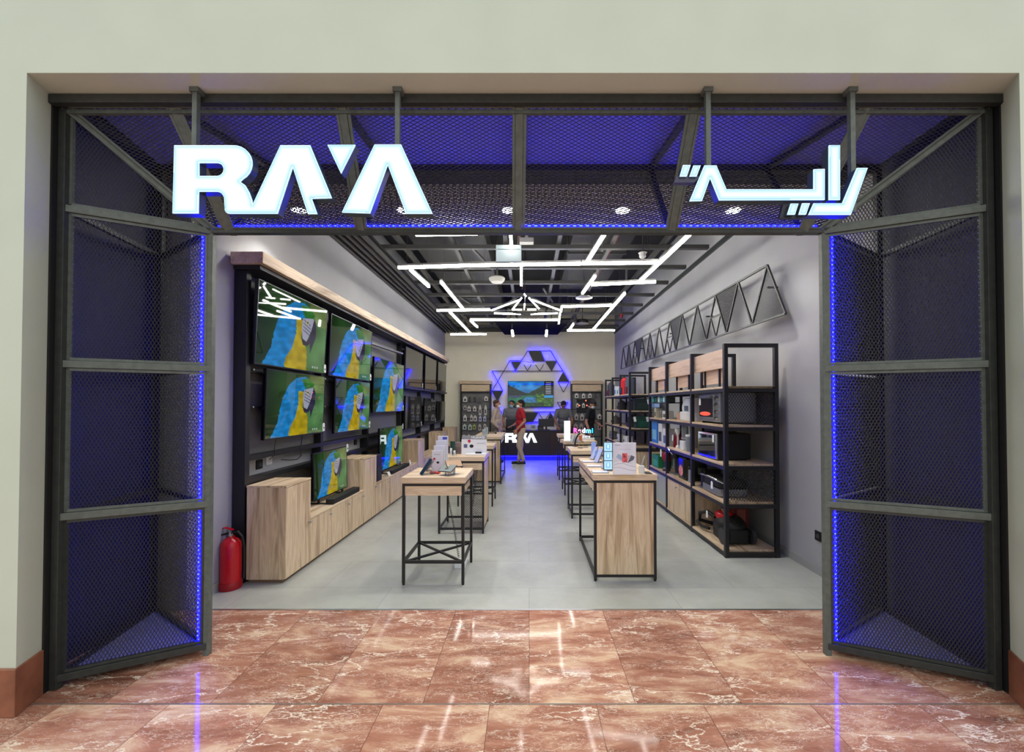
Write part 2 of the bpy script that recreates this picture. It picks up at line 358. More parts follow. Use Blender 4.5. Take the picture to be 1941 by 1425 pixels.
# ---------------------------------------------------------------- the room and the mall outside
XL, XR, YB, YT, ZC = -2.68, 2.73, 13.0, 3.22, 4.7       # store walls, back wall, threshold, slab
P1L, P1R, P2L, P2R = (-2.668, 2.33), (2.628, 2.33), (-2.065, 2.646), (1.912, 2.646)
AL, AR = (-2.815, 3.11), (2.67, 3.11)
JL, JR, CL, CR = -2.70, 2.665, -2.642, 2.578
YF, ZT = 2.125, 3.345
def marble():
    m, t, b = newmat('red_marble'); N = t.nodes; L = t.links
    g = N.new('ShaderNodeNewGeometry'); s = N.new('ShaderNodeSeparateXYZ'); L.new(g.outputs['Position'], s.inputs[0])
    def math(op, a, c=None, c2=None):
        n = N.new('ShaderNodeMath'); n.operation = op
        for i, x in enumerate((a, c, c2)):
            if x is None: continue
            if isinstance(x, (int, float)): n.inputs[i].default_value = x
            else: L.new(x, n.inputs[i])
        return n.outputs[0]
    X, Y = s.outputs['X'], s.outputs['Y']
    front = math('LESS_THAN', Y, 2.211)
    xs = math('ADD', X, math('MULTIPLY', front, 0.21))
    tx = math('DIVIDE', math('ADD', xs, 20.52 - .0), .57)
    ix = math('FLOOR', tx); fx = math('FRACT', tx)
    iy = math('FLOOR', math('DIVIDE', math('SUBTRACT', Y, 2.211), 1.009)); fy = math('FRACT', math('DIVIDE', math('SUBTRACT', Y, 2.211), 1.009))
    cid = N.new('ShaderNodeCombineXYZ'); L.new(ix, cid.inputs[0]); L.new(iy, cid.inputs[1])
    wn = N.new('ShaderNodeTexWhiteNoise'); wn.noise_dimensions = '3D'; L.new(cid.outputs[0], wn.inputs['Vector'])
    off = N.new('ShaderNodeVectorMath'); off.operation = 'SCALE'; off.inputs['Scale'].default_value = 13; L.new(wn.outputs['Color'], off.inputs[0])
    p = N.new('ShaderNodeVectorMath'); p.operation = 'ADD'; L.new(g.outputs['Position'], p.inputs[0]); L.new(off.outputs[0], p.inputs[1])
    # grain to run obliquely and stretch it
    mp = N.new('ShaderNodeMapping'); mp.inputs['Rotation'].default_value = (0, 0, radians(-28)); mp.inputs['Scale'].default_value = (.8, 2.6, 1); L.new(p.outputs[0], mp.inputs[0])
    dn = N.new('ShaderNodeTexNoise'); dn.inputs['Scale'].default_value = 3.2; dn.inputs['Detail'].default_value = 6; dn.inputs['Roughness'].default_value = .62; L.new(mp.outputs[0], dn.inputs['Vector'])
    dv = N.new('ShaderNodeVectorMath'); dv.operation = 'MULTIPLY_ADD'; dv.inputs[1].default_value = (.9, .9, .9); L.new(dn.outputs['Color'], dv.inputs[0]); L.new(mp.outputs[0], dv.inputs[2])
    def vein(scale, w0, w1):
        v = N.new('ShaderNodeTexVoronoi'); v.feature = 'DISTANCE_TO_EDGE'; v.inputs['Scale'].default_value = scale; v.inputs['Randomness'].default_value = 1; L.new(dv.outputs[0], v.inputs['Vector'])
        r = N.new('ShaderNodeMapRange'); r.inputs[1].default_value = w0; r.inputs[2].default_value = w1; r.inputs[3].default_value = 1; r.inputs[4].default_value = 0
        L.new(v.outputs['Distance'], r.inputs[0]); return r.outputs[0]
    gate = N.new('ShaderNodeTexNoise'); gate.inputs['Scale'].default_value = 2.1; gate.inputs['Detail'].default_value = 3; L.new(p.outputs[0], gate.inputs['Vector'])
    gr = N.new('ShaderNodeMapRange'); gr.inputs[1].default_value = .40; gr.inputs[2].default_value = .5; L.new(gate.outputs['Fac'], gr.inputs[0])
    big = math('MULTIPLY', vein(1.5, .003, .02), gr.outputs[0])
    fine = math('MULTIPLY', math('MAXIMUM', vein(4.2, .001, .017), math('MULTIPLY', vein(8, .002, .024), .75)), .85)
    gate2 = N.new('ShaderNodeTexNoise'); gate2.inputs['Scale'].default_value = 5; gate2.inputs['Detail'].default_value = 4; L.new(mp.outputs[0], gate2.inputs['Vector'])
    gr2 = N.new('ShaderNodeMapRange'); gr2.inputs[1].default_value = .38; gr2.inputs[2].default_value = .52; L.new(gate2.outputs['Fac'], gr2.inputs[0])
    fine = math('MULTIPLY', fine, gr2.outputs[0])
    v_all = math('MAXIMUM', big, fine)
    bn = N.new('ShaderNodeTexNoise'); bn.inputs['Scale'].default_value = 2.6; bn.inputs['Detail'].default_value = 9; bn.inputs['Roughness'].default_value = .66; bn.inputs['Distortion'].default_value = .6; L.new(mp.outputs[0], bn.inputs['Vector'])
    cr = N.new('ShaderNodeValToRGB'); e = cr.color_ramp.elements
    e[0].position = .28; e[0].color = (*lin((118, 66, 48)), 1); e[1].position = .76; e[1].color = (*lin((228, 198, 168)), 1)
    for pos, c in ((.40, (158, 94, 68)), (.50, (178, 112, 86)), (.57, (198, 144, 114)), (.64, (214, 172, 140))): k = e.new(pos); k.color = (*lin(c), 1)
    L.new(math('ADD', bn.outputs['Fac'], math('MULTIPLY_ADD', wn.outputs['Value'], .08, -.035)), cr.inputs[0])
    tv = N.new('ShaderNodeHueSaturation'); tv.inputs['Saturation'].default_value = .86; L.new(cr.outputs[0], tv.inputs['Color'])
    L.new(math('MULTIPLY_ADD', wn.outputs['Color'] if False else wn.outputs['Value'], .22, .88), tv.inputs['Value'])
    mx = N.new('ShaderNodeMix'); mx.data_type = 'RGBA'; L.new(v_all, mx.inputs[0]); L.new(tv.outputs[0], mx.inputs[6]); mx.inputs[7].default_value = (*lin((246, 230, 214)), 1)
    seam = math('MAXIMUM', math('LESS_THAN', math('MINIMUM', fx, math('SUBTRACT', 1, fx)), .0035), math('LESS_THAN', math('MINIMUM', fy, math('SUBTRACT', 1, fy)), .0035))
    m2 = N.new('ShaderNodeMix'); m2.data_type = 'RGBA'; L.new(math('MULTIPLY', seam, .7), m2.inputs[0]); L.new(mx.outputs[2], m2.inputs[6]); m2.inputs[7].default_value = (*lin((96, 58, 48)), 1)
    L.new(m2.outputs[2], b.inputs['Base Color']); b.inputs['Roughness'].default_value = .065; b.inputs['Specular IOR Level'].default_value = .13
    return m
def tilefloor():
    m, t, b = newmat('grey_stone_tile'); N = t.nodes; L = t.links
    g = N.new('ShaderNodeNewGeometry')
    br = N.new('ShaderNodeTexBrick'); br.offset = .5; br.inputs['Scale'].default_value = 1; br.inputs['Brick Width'].default_value = 1.2; br.inputs['Row Height'].default_value = .6
    br.inputs['Mortar Size'].default_value = .0025; br.inputs['Mortar Smooth'].default_value = .1
    br.inputs['Color1'].default_value = (*lin((172, 175, 168)), 1); br.inputs['Color2'].default_value = (*lin((182, 184, 177)), 1); br.inputs['Mortar'].default_value = (*lin((148, 150, 144)), 1)
    L.new(g.outputs['Position'], br.inputs['Vector'])
    n = N.new('ShaderNodeTexNoise'); n.inputs['Scale'].default_value = 2.2; n.inputs['Detail'].default_value = 8; n.inputs['Roughness'].default_value = .65; L.new(g.outputs['Position'], n.inputs['Vector'])
    r = N.new('ShaderNodeMapRange'); r.inputs[1].default_value = .3; r.inputs[2].default_value = .7; r.inputs[3].default_value = .82; r.inputs[4].default_value = 1.12; L.new(n.outputs['Fac'], r.inputs[0])
    h = N.new('ShaderNodeHueSaturation'); L.new(br.outputs['Color'], h.inputs['Color']); L.new(r.outputs[0], h.inputs['Value']); L.new(h.outputs[0], b.inputs['Base Color'])
    b.inputs['Roughness'].default_value = .33
    return m
MARBLE = marble(); TILE = tilefloor()
FACADE = mat('off_white_render', (208, 218, 208), .7, noise=.03, nscale=3, bump=.05)
WALLG = mat('grey_plaster', (164, 165, 168), .65, noise=.07, nscale=1.6)
WALLB = mat('cream_back_wall', (246, 240, 216), .7, noise=.03, nscale=2)
DARKW = mat('dark_paint_led_tint', (30, 31, 50), .6)  # dark paint with a navy tint mixed in to deepen the blue LED glow
SLAB = mat('dark_slab', (32, 32, 34), .9, noise=.25, nscale=3)
WHITEC = mat('white_soffit', (200, 200, 198), .7)

struct('floor', MB().box(-7, 7, -6, YT, -.12, 0), MARBLE)
struct('floor', MB().box(XL - .25, XR + .25, YT, YB + .2, -.12, 0), TILE)
struct('trim_1', MB().box(XL - .1, XR + .1, YT - .012, YT + .008, -.02, .002), SILVER)
struct('trim_2', MB().box(-7, 7, 2.206, 2.214, -.02, .0015), cm((120, 110, 105), .3))
# facade wall with the opening
struct('wall_front', MB().prism([(-7, YF), (CL, YF), (JL, 2.285), (JL, 2.36), (-7, 2.36)], (0, 0, 0), (1, 0, 0), (0, 1, 0), (0, 0, ZT)).prism([(7, YF), (CR, YF), (JR, 2.285), (JR, 2.36), (7, 2.36)], (0, 0, 0), (1, 0, 0), (0, 1, 0), (0, 0, ZT)).box(-7, 7, YF, 2.35, ZT, 5.2), FACADE)
fl = MB(); fl.prism([(-7, YF - .014), (CL + .014, YF - .014), (JL + .014, 2.285), (-7, 2.285)], (0, 0, 0), (1, 0, 0), (0, 1, 0), (0, 0, .245)); fl.prism([(7, YF - .014), (CR - .014, YF - .014), (JR - .014, 2.285), (7, 2.285)], (0, 0, 0), (1, 0, 0), (0, 1, 0), (0, 0, .245))
struct('baseboard_front', fl, mat('marble_skirting', (148, 96, 76), .2, noise=.35, nscale=5), bevel=.004)
struct('wall_left', MB().box(XL - .2, XL, YT, YB + .2, 0, ZC), WALLG)
struct('wall_right', MB().box(XR, XR + .2, YT, YB + .2, 0, ZC), WALLG)
struct('wall_back', MB().box(XL, XR, YB, YB + .2, 0, ZC), WALLB)
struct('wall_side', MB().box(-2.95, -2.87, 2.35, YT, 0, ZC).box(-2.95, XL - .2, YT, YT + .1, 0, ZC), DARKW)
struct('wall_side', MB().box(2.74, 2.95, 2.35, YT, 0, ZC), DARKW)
struct('ceiling', MB().box(-3.2, 3.2, 2.35, YB + .2, ZC, ZC + .2), SLAB)
struct('baseboard_right', MB().box(XR - .012, XR, YT + .01, YB, 0, .08), cm((150, 152, 148), .5))
struct('baseboard_left', MB().box(XL, XL + .012, YT + .01, YB, 0, .08), cm((150, 152, 148), .5))
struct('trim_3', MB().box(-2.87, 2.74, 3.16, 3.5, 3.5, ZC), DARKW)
struct('ceiling', MB().box(XL, XR, 3.5, 4.62, 3.56, 3.62).box(XL, XR, 4.6, 4.64, 3.56, ZC), WHITEC)
struct('trim_4', MB().box(XL, XL + .03, 4.64, YB, 3.88, 3.96).box(XR - .03, XR, 4.64, YB, 3.86, 3.93), STEELD)
struct('trim_5', MB().box(XL, XR, YB - .1, YB, 3.92, 4.05), cm((60, 60, 58), .6))

# ---------------------------------------------------------------- the mesh portal: two wing prisms and a sloping canopy
portal = thing('mesh_portal', 'dark steel shopfront portal of expanded metal panels with blue LED strips', 'shopfront frame', (0, 2.3, 0))
def V3(p, z): return Vector((p[0], p[1], z))
H0, H1 = .02, 2.725
ZS = [.06, .965, 1.833, 2.725]
LEDH = .0
for s, P1, P2, AP in ((-1, P1L, P2L, AL), (1, P1R, P2R, AR)):
    MB().bar(V3(P1, 0), V3(P1, 3.33), .04, .04).obj('corner_post', STEELD, portal, bevel=.002)
    xj = JL if s < 0 else JR; MB().box(min(xj, xj - s * .012), max(xj, xj - s * .012), 2.285, 2.345, 0, 3.335).box(min(xj, xj - s * .03), max(xj, xj - s * .03), 2.335, 2.35, 0, 3.335).obj('wall_channel', BLACK, portal)
    MB().bar(V3(P2, 0), V3(P2, 2.745), .035).obj('corner_post', STEEL, portal, bevel=.002)
    MB().bar(V3(AP, 0.03), V3(AP, 3.40), .04).obj('corner_post', BLACK, portal, bevel=.002)
    d = (Vector((*P2, 0)) - Vector((*P1, 0))); W = d.length; U = d.normalized(); nrm = Vector((U.y, -U.x, 0)) * (1 if s < 0 else -1)
    for k, z in enumerate(ZS):
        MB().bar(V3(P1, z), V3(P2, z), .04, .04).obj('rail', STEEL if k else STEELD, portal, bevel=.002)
        MB().bar(V3(P1, z), V3(AP, z), .03, .03).obj('rail', BLACK, portal); MB().bar(V3(P2, z), V3(AP, z), .03, .03).obj('rail', BLACK, portal)
    # inner sub frames and mesh infill of the three wing bays
    for k in range(3):
        z0, z1 = ZS[k] + .022, ZS[k + 1] - .022; f = MB(); a = V3(P1, 0) + U * .03; b = V3(P2, 0) - U * .024
        for z in (z0 + .008, z1 - .008): f.bar(a + Vector((0, 0, z)), b + Vector((0, 0, z)), .016, .016)
        for q in (a, b): f.bar(q + Vector((0, 0, z0)), q + Vector((0, 0, z1)), .016)
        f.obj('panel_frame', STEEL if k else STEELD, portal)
        lattice('mesh_panel', V3(P1, 0), U, (0, 0, 1), [(.03, z0), (W - .024, z0), (W - .024, z1), (.03, z1)], .0175, .036, MESHM, portal)
        dA = Vector((*AP, 0)) - Vector((*P2, 0)); lattice('mesh_panel', V3(P2, 0), dA, (0, 0, 1), [(.01, z0), (dA.length - .01, z0), (dA.length - .01, z1), (.01, z1)], .022, .045, MESHB, portal, wd=.0045)
    # triangular gusset above the wing
    z0 = 2.748
    lattice('mesh_panel', V3(P1, 0), U, (0, 0, 1), [(.03, z0), (W - .04, z0), (.03, 3.27)], .0175, .036, MESHM, portal)
    f = MB(); f.bar(V3(P1, z0 + .006) + U * .03, V3(P1, 3.26) + U * .03, .016).bar(V3(P1, 3.27) + U * .03, V3(P2, z0) - U * .05, .016).bar(V3(P1, z0 + .006) + U * .03, V3(P2, z0 + .006) - U * .05, .016)
    f.obj('panel_frame', STEEL, portal)
    MB().bar(V3(P1, 3.305), V3(P2, 2.735), .04, .035).obj('mitre_rail', STEEL, portal)
    # solid base plate of the prism
    q = [P1, P2, AP]
    MB().prism([(p[0], p[1]) for p in q], (0, 0, .045), (1, 0, 0), (0, 1, 0), (0, 0, .012)).obj('base_plate', cm((118, 118, 126), .5), portal)
    # LED strip behind the inner post
    off = Vector((s * .062, .006, 0)); pt = V3(P2, 0) + off
    MB().box(pt.x - .006, pt.x + .006, pt.y - .004, pt.y + .004, .08, 2.70).obj('led_strip', BLUELED, portal)
    MB().box(min(pt.x - .012, P2[0]), max(pt.x - .012, P2[0]), pt.y + .018, pt.y + .022, .07, 2.71).obj('added_led_shield', STEELD, portal) if s < 0 else MB().box(P2[0], pt.x + .012, pt.y + .018, pt.y + .022, .07, 2.71).obj('added_led_shield', STEELD, portal)  # added plate, shades the first cabinet from the blue strip
    dd = MB(); z = .09
    while z < 2.69: dd.box(pt.x - .0055, pt.x + .0055, pt.y - .0065, pt.y - .004, z, z + .008); z += .026
    dd.obj('led_chips', BLUEDOT, portal)
# canopy
YA, ZA = 3.11, 3.41
F0, F1 = Vector((P1L[0], 2.316, 3.315)), Vector((P1R[0], 2.316, 3.315)); B0, B1 = Vector((P2L[0], 2.646, 2.722)), Vector((P2R[0], 2.646, 2.722)); A0, A1 = Vector((*AL, ZA)), Vector((*AR, ZA))
MB().box(JL, JR, 2.262, 2.300, 3.292, 3.340).obj('top_rail', STEELD, portal, bevel=.003)
MB().bar(F0 + Vector((0, .01, -.035)), F1 + Vector((0, .01, -.035)), .022, .022).obj('top_rail', STEEL, portal)
MB().bar(B0, B1, .04, .024).obj('lower_rail', STEELD, portal, bevel=.002); MB().bar(A0, A1, .05, .05).obj('rear_rail', BLACK, portal)
sl = (B0 - F0); sl.x = 0; slu = sl.normalized(); SL = sl.length
def cpt(x, t): return Vector((x, 2.316, 3.315)) + slu * (t * SL)
def edgeX(t): return (P1L[0] + (P2L[0] - P1L[0]) * t, P1R[0] + (P2R[0] - P1R[0]) * t)
divs = [((330, 190), (395, 330)), ((650, 188), (686, 436)), ((985, 186), (983, 436)), ((1316, 186), (1272, 436)), ((1641, 186), (1560, 430))]
dx = []
for (x0, y0), (x1, y1) in divs:
    a = aY(x0, y0, 2.32); b_ = aY(x1, y1, 2.64)
    if x0 == 330: b_ = Vector((P2L[0] + .12, 0, 0))
    if x0 == 1641: b_ = Vector((P2R[0] - .13, 0, 0))
    dx.append((a.x, b_.x))
for xa, xb in dx:
    p, q = cpt(xa, .0), cpt(xb, 1.0)
    MB().bar(p, q, .042, .03, up=(0, -1, .5)).bar(p + Vector((-.028, -.004, 0)), q + Vector((-.028, -.004, 0)), .012, .014, up=(0, -1, .5)).bar(p + Vector((.028, -.004, 0)), q + Vector((.028, -.004, 0)), .012, .014, up=(0, -1, .5)).obj('divider', STEEL, portal)
    pa = Vector((xa * 1.0, YA, ZA)); xm = xb + (xa - xb) * .2
    MB().bar(cpt(xa, 0) + Vector((0, .02, .0)), Vector((xm, YA, ZA)), .04, .03).bar(Vector((xm, YA, ZA)), q + Vector((0, .02, 0)), .04, .03).obj('brace', BLACK, portal)
xs = [(edgeX(0)[0], edgeX(1)[0])] + dx + [(edgeX(0)[1], edgeX(1)[1])]
for k in range(len(xs) - 1):
    (a0, a1), (b0, b1) = xs[k], xs[k + 1]; g = .034
    poly = [(a0 + g, .012), (b0 - g, .012), (b1 - g, SL - .02), (a1 + g, SL - .02)]
    pf = MB(); [pf.bar(cpt(*[(poly[i][0]), poly[i][1] / SL]) + Vector((0, -.008, 0)), cpt(poly[(i + 1) % 4][0], poly[(i + 1) % 4][1] / SL) + Vector((0, -.008, 0)), .014, .012, up=(0, -1, .5)) for i in range(4)]; pf.obj('panel_frame', STEEL, portal)
    lattice('mesh_panel', (0, 2.316, 3.315), (1, 0, 0), slu, poly, .042, .0185, MESHM, portal)
rear = (B0 - A0); rear.x = 0; RL = rear.length
lattice('mesh_panel', (0, YA, ZA), (1, 0, 0), rear.normalized(), [(A0.x + .05, .02), (A1.x - .05, .02), (B1.x, RL - .02), (B0.x, RL - .02)], .05, .024, MESHB, portal, wd=.0045)
MB().prism([(P1L[0], 2.365), (P1R[0] + .03, 2.365), (AR[0], YA), (AL[0], YA)], (0, 0, 3.43), (1, 0, 0), (0, 1, 0), (0, 0, .02)).obj('cover_plate', cm((150, 150, 160), .5), portal)
yl, zl = B0.y + .012, B0.z + .046
MB().box(B0.x + .03, B1.x - .03, yl - .004, yl + .004, zl - .006, zl + .006).obj('led_strip', BLUELED, portal)
dd = MB(); x = B0.x + .04
while x < B1.x - .05: dd.box(x, x + .022, yl - .007, yl - .004, zl - .004, zl + .004); x += .042
dd.obj('led_chips', BLUEDOT, portal)

# ---------------------------------------------------------------- illuminated signs
YS = 2.17; OSGN = 1
SIGNRIM = mat('sign_rim', (255, 255, 255), .4, emit=(.22, .56, .85), es=1); SIGNG = attrmat('sign_glow', 1.15, .4)
def sgn(pts, sc_, ox, oy): return [(lambda q: (q.x, q.z))(aY(ox + x / sc_, oy + y / sc_, YS)) for x, y in pts]
def arc(cx, cy, rx, ry, a0, a1, n=8): return [(cx + rx * cos(radians(a0 + (a1 - a0) * k / n)), cy + ry * sin(radians(a0 + (a1 - a0) * k / n))) for k in range(n + 1)]
def letter(loops, parent, face, d=.045):
    n = [l for l in loops]
    MB().prism(n, (0, YS + .003, 0), (1, 0, 0), (0, 0, 1), (0, d, 0)).obj('letter_return', SIGNE, parent)
    MB().prism(n, (0, YS - .004, 0), (1, 0, 0), (0, 0, 1), (0, .006, 0)).obj('letter_face', SIGNRIM, parent)
    L0 = loops[0]; xs_ = [p[0] for p in L0]; zs_ = [p[1] for p in L0]; g = .004; nx = int((max(xs_) - min(xs_)) / g) + 1; nz = int((max(zs_) - min(zs_)) / g) + 1
    X, Z = np.meshgrid(min(xs_) + (np.arange(nx) + .5) * g, min(zs_) + (np.arange(nz) + .5) * g); ins = inpoly(X, Z, L0)
    for h in loops[1:]: ins &= ~inpoly(X, Z, h)
    D = np.full(X.shape, 9.)
    for l in loops:
        for q in range(len(l)):
            (ax, az_), (bx_, bz_) = l[q], l[(q + 1) % len(l)]; ex, ez = bx_ - ax, bz_ - az_; L2 = ex * ex + ez * ez + 1e-12
            tt = np.clip(((X - ax) * ex + (Z - az_) * ez) / L2, 0, 1); D = np.minimum(D, np.hypot(X - ax - tt * ex, Z - az_ - tt * ez))
    ins &= D > .0035; X, Z, D = X[ins], Z[ins], D[ins]; n_ = len(X); h_ = g / 2
    vs = np.stack([np.stack([X + a * h_, X * 0 + YS - .0055, Z + b * h_], 1) for a, b in ((-1, -1), (1, -1), (1, 1), (-1, 1))], 1).reshape(-1, 3)
    inv = np.array(LOC[parent.name].inverted()); vs = vs @ inv[:3, :3].T + inv[:3, 3]
    me = bpy.data.meshes.new('letter_glow'); me.from_pydata(vs.tolist(), [], np.arange(n_ * 4).reshape(-1, 4).tolist()); at = me.color_attributes.new('Col', 'FLOAT_COLOR', 'CORNER')
    k = np.clip((D - .002) / .030, 0, 1)[:, None] ** .7; c0, c1 = np.array([.24, .58, .86]), np.array([.95, 1.05, 1.05]); cc = np.concatenate([c0 * (1 - k) + c1 * k, np.ones((n_, 1))], 1)
    at.data.foreach_set('color', np.repeat(cc, 4, 0).astype(np.float32).ravel()); me.update(); me.materials.append(SIGNG)
    o = bpy.data.objects.new('letter_glow', me); COL.objects.link(o); o.parent = parent; LOC[o.name] = LOC[parent.name]
rs = thing('illuminated_sign', 'large glowing white Latin letter sign hanging from the canopy rail', 'sign', (-1.0, YS, 2.75))
Z2 = (3.466, 300, 160)
RA = [(108, 402), (480, 402)] + arc(500, 520, 120, 118, -80, 60, 10) + [(540, 640), (572, 662), (600, 710), (618, 760), (622, 792), (805, 402), (1000, 402), (1142, 748), (1010, 752), (1046, 852), (985, 852), (885, 545), (785, 850), (468, 850)] + arc(468, 822, 28, 28, 90, 170, 3) + [(437, 770)] + arc(385, 760, 52, 55, -5, -85, 6) + [(268, 705), (265, 848), (97, 848)]
HO = [(270, 517), (385, 517)] + arc(388, 560, 44, 43, -85, 85, 8) + [(270, 603)]
letter([sgn(RA, *Z2), sgn(HO, *Z2)], rs, SIGNW)
letter([sgn([(1113, 399), (1297, 399), (1202, 587)], *Z2)], rs, SIGNW)
letter([sgn([(1422, 397), (1597, 397), (1803, 850), (1628, 850), (1508, 530), (1392, 848), (1208, 842)], *Z2)], rs, SIGNW)
ars = thing('illuminated_sign', 'glowing white Arabic letter sign hanging from the canopy rail', 'sign', (1.3, YS, 2.75))
Z4 = (2.769, 1240, 130)
for P in ([(262, 510), (325, 510), (378, 635), (835, 635), (835, 530), (893, 528), (893, 690), (340, 692), (293, 575), (250, 695), (184, 697)],
          [(915, 404), (973, 404), (973, 690), (915, 690)], [(1062, 523), (1118, 523), (1030, 768), (808, 768), (835, 708), (985, 708)],
          [(150, 508), (190, 508), (170, 567), (133, 567)], [(205, 510), (243, 510), (222, 567), (184, 567)],
          [(715, 710), (755, 710), (737, 767), (697, 767)], [(775, 708), (815, 708), (795, 767), (757, 767)]):
    letter([sgn(P, *Z4)], ars, SIGNW)
MB().prism(sgn([(120, 560), (250, 560), (215, 592), (108, 592)], *Z4), (0, YS + .01, 0), (1, 0, 0), (0, 0, 1), (0, .03, 0)).obj('backing_plate', cm((70, 70, 96), .4), ars)
MB().prism(sgn([(690, 700), (830, 700), (800, 775), (670, 775)], *Z4), (0, YS + .02, 0), (1, 0, 0), (0, 0, 1), (0, .02, 0)).obj('backing_plate', cm((40, 40, 52), .4), ars)
for par, xx, yb in ((rs, 368, 300), (rs, 753, 300), (ars, 1343, 325), (ars, 1617, 380)):
    a = aY(xx, 178, YS + .05); b_ = aY(xx, yb, YS + .05); c_ = aY(xx, 178, YS + .05)
    MB().bar((a.x, YS + .065, 3.342), (a.x, YS + .065, b_.z - .06), .026).box(a.x - .025, a.x + .025, YS + .045, YS + .10, 3.32, 3.348).obj('hanger', STEEL, par)

# ---------------------------------------------------------------- ceiling services and lights
fr = thing('ceiling_frame', 'dark steel channel grid hung below the black ceiling slab', 'ceiling frame', (0, 8.5, 4.0))
CH = mat('ceiling_channel', (72, 72, 70), .5)
for y in (5.3, 6.2, 7.1, 8.0, 8.9, 9.8, 10.7, 11.6, 12.4): MB().bar((XL, y, 4.0), (XR, y, 4.0), .07, .06).obj('channel', CH, fr)
for x in (-1.95, -1.15, -.35, .45, 1.25, 2.05): MB().bar((x, 4.66, 4.07), (x, YB, 4.07), .06, .07).obj('channel', CH, fr)
for k, (x, y) in enumerate([(-2.0, 5.0), (-.9, 6.7), (.9, 5.8), (1.7, 7.6), (-1.6, 9.4), (.3, 9.0), (1.1, 11.0)]):
    MB().bar((x, y - .5, 4.02), (x + .25, y + .6, 4.02), .035).obj('conduit', CH, fr)
d = thing('air_duct', 'wide dark air duct running above the ceiling channels', 'duct', (-1.3, 8, 4.2)); MB().box(-1.9, -.7, 4.9, 12.8, 4.25, 4.62).obj('duct_body', cm((64, 64, 62), .6), d)
for y in (6, 8, 10, 12): MB().box(-1.93, -.67, y, y + .04, 4.22, 4.65).obj('flange', CH, d)
d = thing('air_duct', 'narrow dark air duct crossing above the right side lights', 'duct', (1.4, 7, 4.2)); MB().box(.7, 1.7, 5.2, 9.5, 4.3, 4.66).obj('duct_body', cm((60, 60, 60), .6), d); MB().box(.67, 1.73, 7.2, 7.25, 4.27, 4.68).obj('flange', CH, d)
pp = thing('sprinkler_pipe', 'dark red sprinkler pipe running across the open ceiling', 'pipe', (0, 5.6, 4.15))
MB().cyl((XL, 5.65, 4.16), (XR, 5.65, 4.16), .02, 10).obj('pipe_run', cm((110, 22, 24), .4), pp); MB().cyl((1.35, 5.65, 4.16), (1.35, 12, 4.16), .016, 8).cyl((-.15, 5.65, 4.16), (-.15, 9, 4.16), .016, 8).obj('pipe_branch', cm((110, 22, 24), .4), pp)
tr = thing('linear_diffuser', 'black slotted linear air diffuser along the top of the left wall', 'air diffuser', (-2.45, 8.5, 3.86))
for k in range(5): MB().box(-2.66 + k * .1, -2.63 + k * .1, 4.66, YB - .12, 3.86, 3.93).obj('slat', CH, tr)
MB().box(-2.66, -2.2, 4.66, YB - .12, 3.94, 3.97).obj('back_plate', BLK, tr)
def linlight(a, b, label, z=3.5):
    p, q = aZ(*a, z), aZ(*b, z); t = thing('linear_light', label, 'ceiling light', ((p + q) / 2))
    up = Vector((0, 0, 1)); MB().bar(p + up * .031, q + up * .031, .036, .028).obj('housing', cm((150, 150, 146), .4), t)
    MB().bar(p, q, .034, .034).obj('diffuser', LEDW, t)
    w_ = MB(); L = (q - p).length; n = 2 if L > .6 else 1
    for k in range(n):
        c = p.lerp(q, (k + .5) / n if n == 1 else .12 + .76 * k); w_.cyl(c + up * .05, Vector((c.x, c.y, 3.56 if c.y < 4.66 else 4.25 if (-1.9 < c.x < -.7 and c.y > 4.9) else 4.3 if (.7 < c.x < 1.7 and 5.2 < c.y < 9.5) else 4.7)), .002, 5)
    w_.obj('suspension_wire', CH, t); return t
LL = [((788, 444), (905, 442), 'crosswise white linear light nearest the entrance on the left, half hidden by the canopy rail'),
      ((968, 441), (970.5, 498), 'lengthwise white linear light running in behind the hanging exit box'),
      ((755, 507), (891, 503), 'left third of the long crosswise row of linear lights at the front'), ((893, 503), (1101, 499.5), 'middle third of the long crosswise row of linear lights at the front'), ((1103, 499.4), (1250, 497.5), 'right third of the long crosswise row of linear lights at the front'),
      ((778, 511), (813, 543), 'short lengthwise linear light below the left end of the front row'), ((1146, 443), (1113, 496), 'lengthwise linear light slanting in from the canopy, right of the exit box'),
      ((1308, 443), (1213, 533), 'longest lengthwise linear light beside the right wall'), ((988, 504), (988.3, 540), 'short lengthwise linear light in the middle, above the pyramid pendant'),
      ((1128, 523), (1104, 556), 'short slanting linear light right of the pendant'), ((1121, 539.5), (1243, 534), 'crosswise linear light joining the short slanting one on the right'),
      ((836, 534), (878, 586), 'lengthwise linear light on the left, second back from the entrance'), ((828, 588.5), (929, 587), 'crosswise linear light ending at the left corner of the pendant'),
      ((852, 590.5), (892, 632), 'lengthwise linear light at the far left reaching to the back wall'), ((854, 633.5), (922, 633.2), 'crosswise linear light on the far left in front of the back wall'),
      ((1184, 556), (1124, 625), 'lengthwise linear light on the far right reaching to the back wall'), ((1065, 581), (1160, 579), 'crosswise linear light running from the pendant corner to the right'),
      ((1064.5, 582), (1063.5, 590), 'tiny lengthwise linear light at the right pendant corner'), ((891, 606), (1057, 606.5), 'long crosswise linear light just behind the pendant'),
      ((1061.5, 594), (1059, 613), 'short lengthwise linear light at the right end of the row behind the pendant'), ((892, 607.5), (905, 620), 'short lengthwise linear light at the left end of the row behind the pendant'),
      ((1087, 614), (1079, 625), 'short lengthwise linear light at the far right back'), ((1075, 626.3), (1165, 626), 'crosswise linear light on the far right in front of the back wall')]
for a, b, l in LL: linlight(a, b, l)
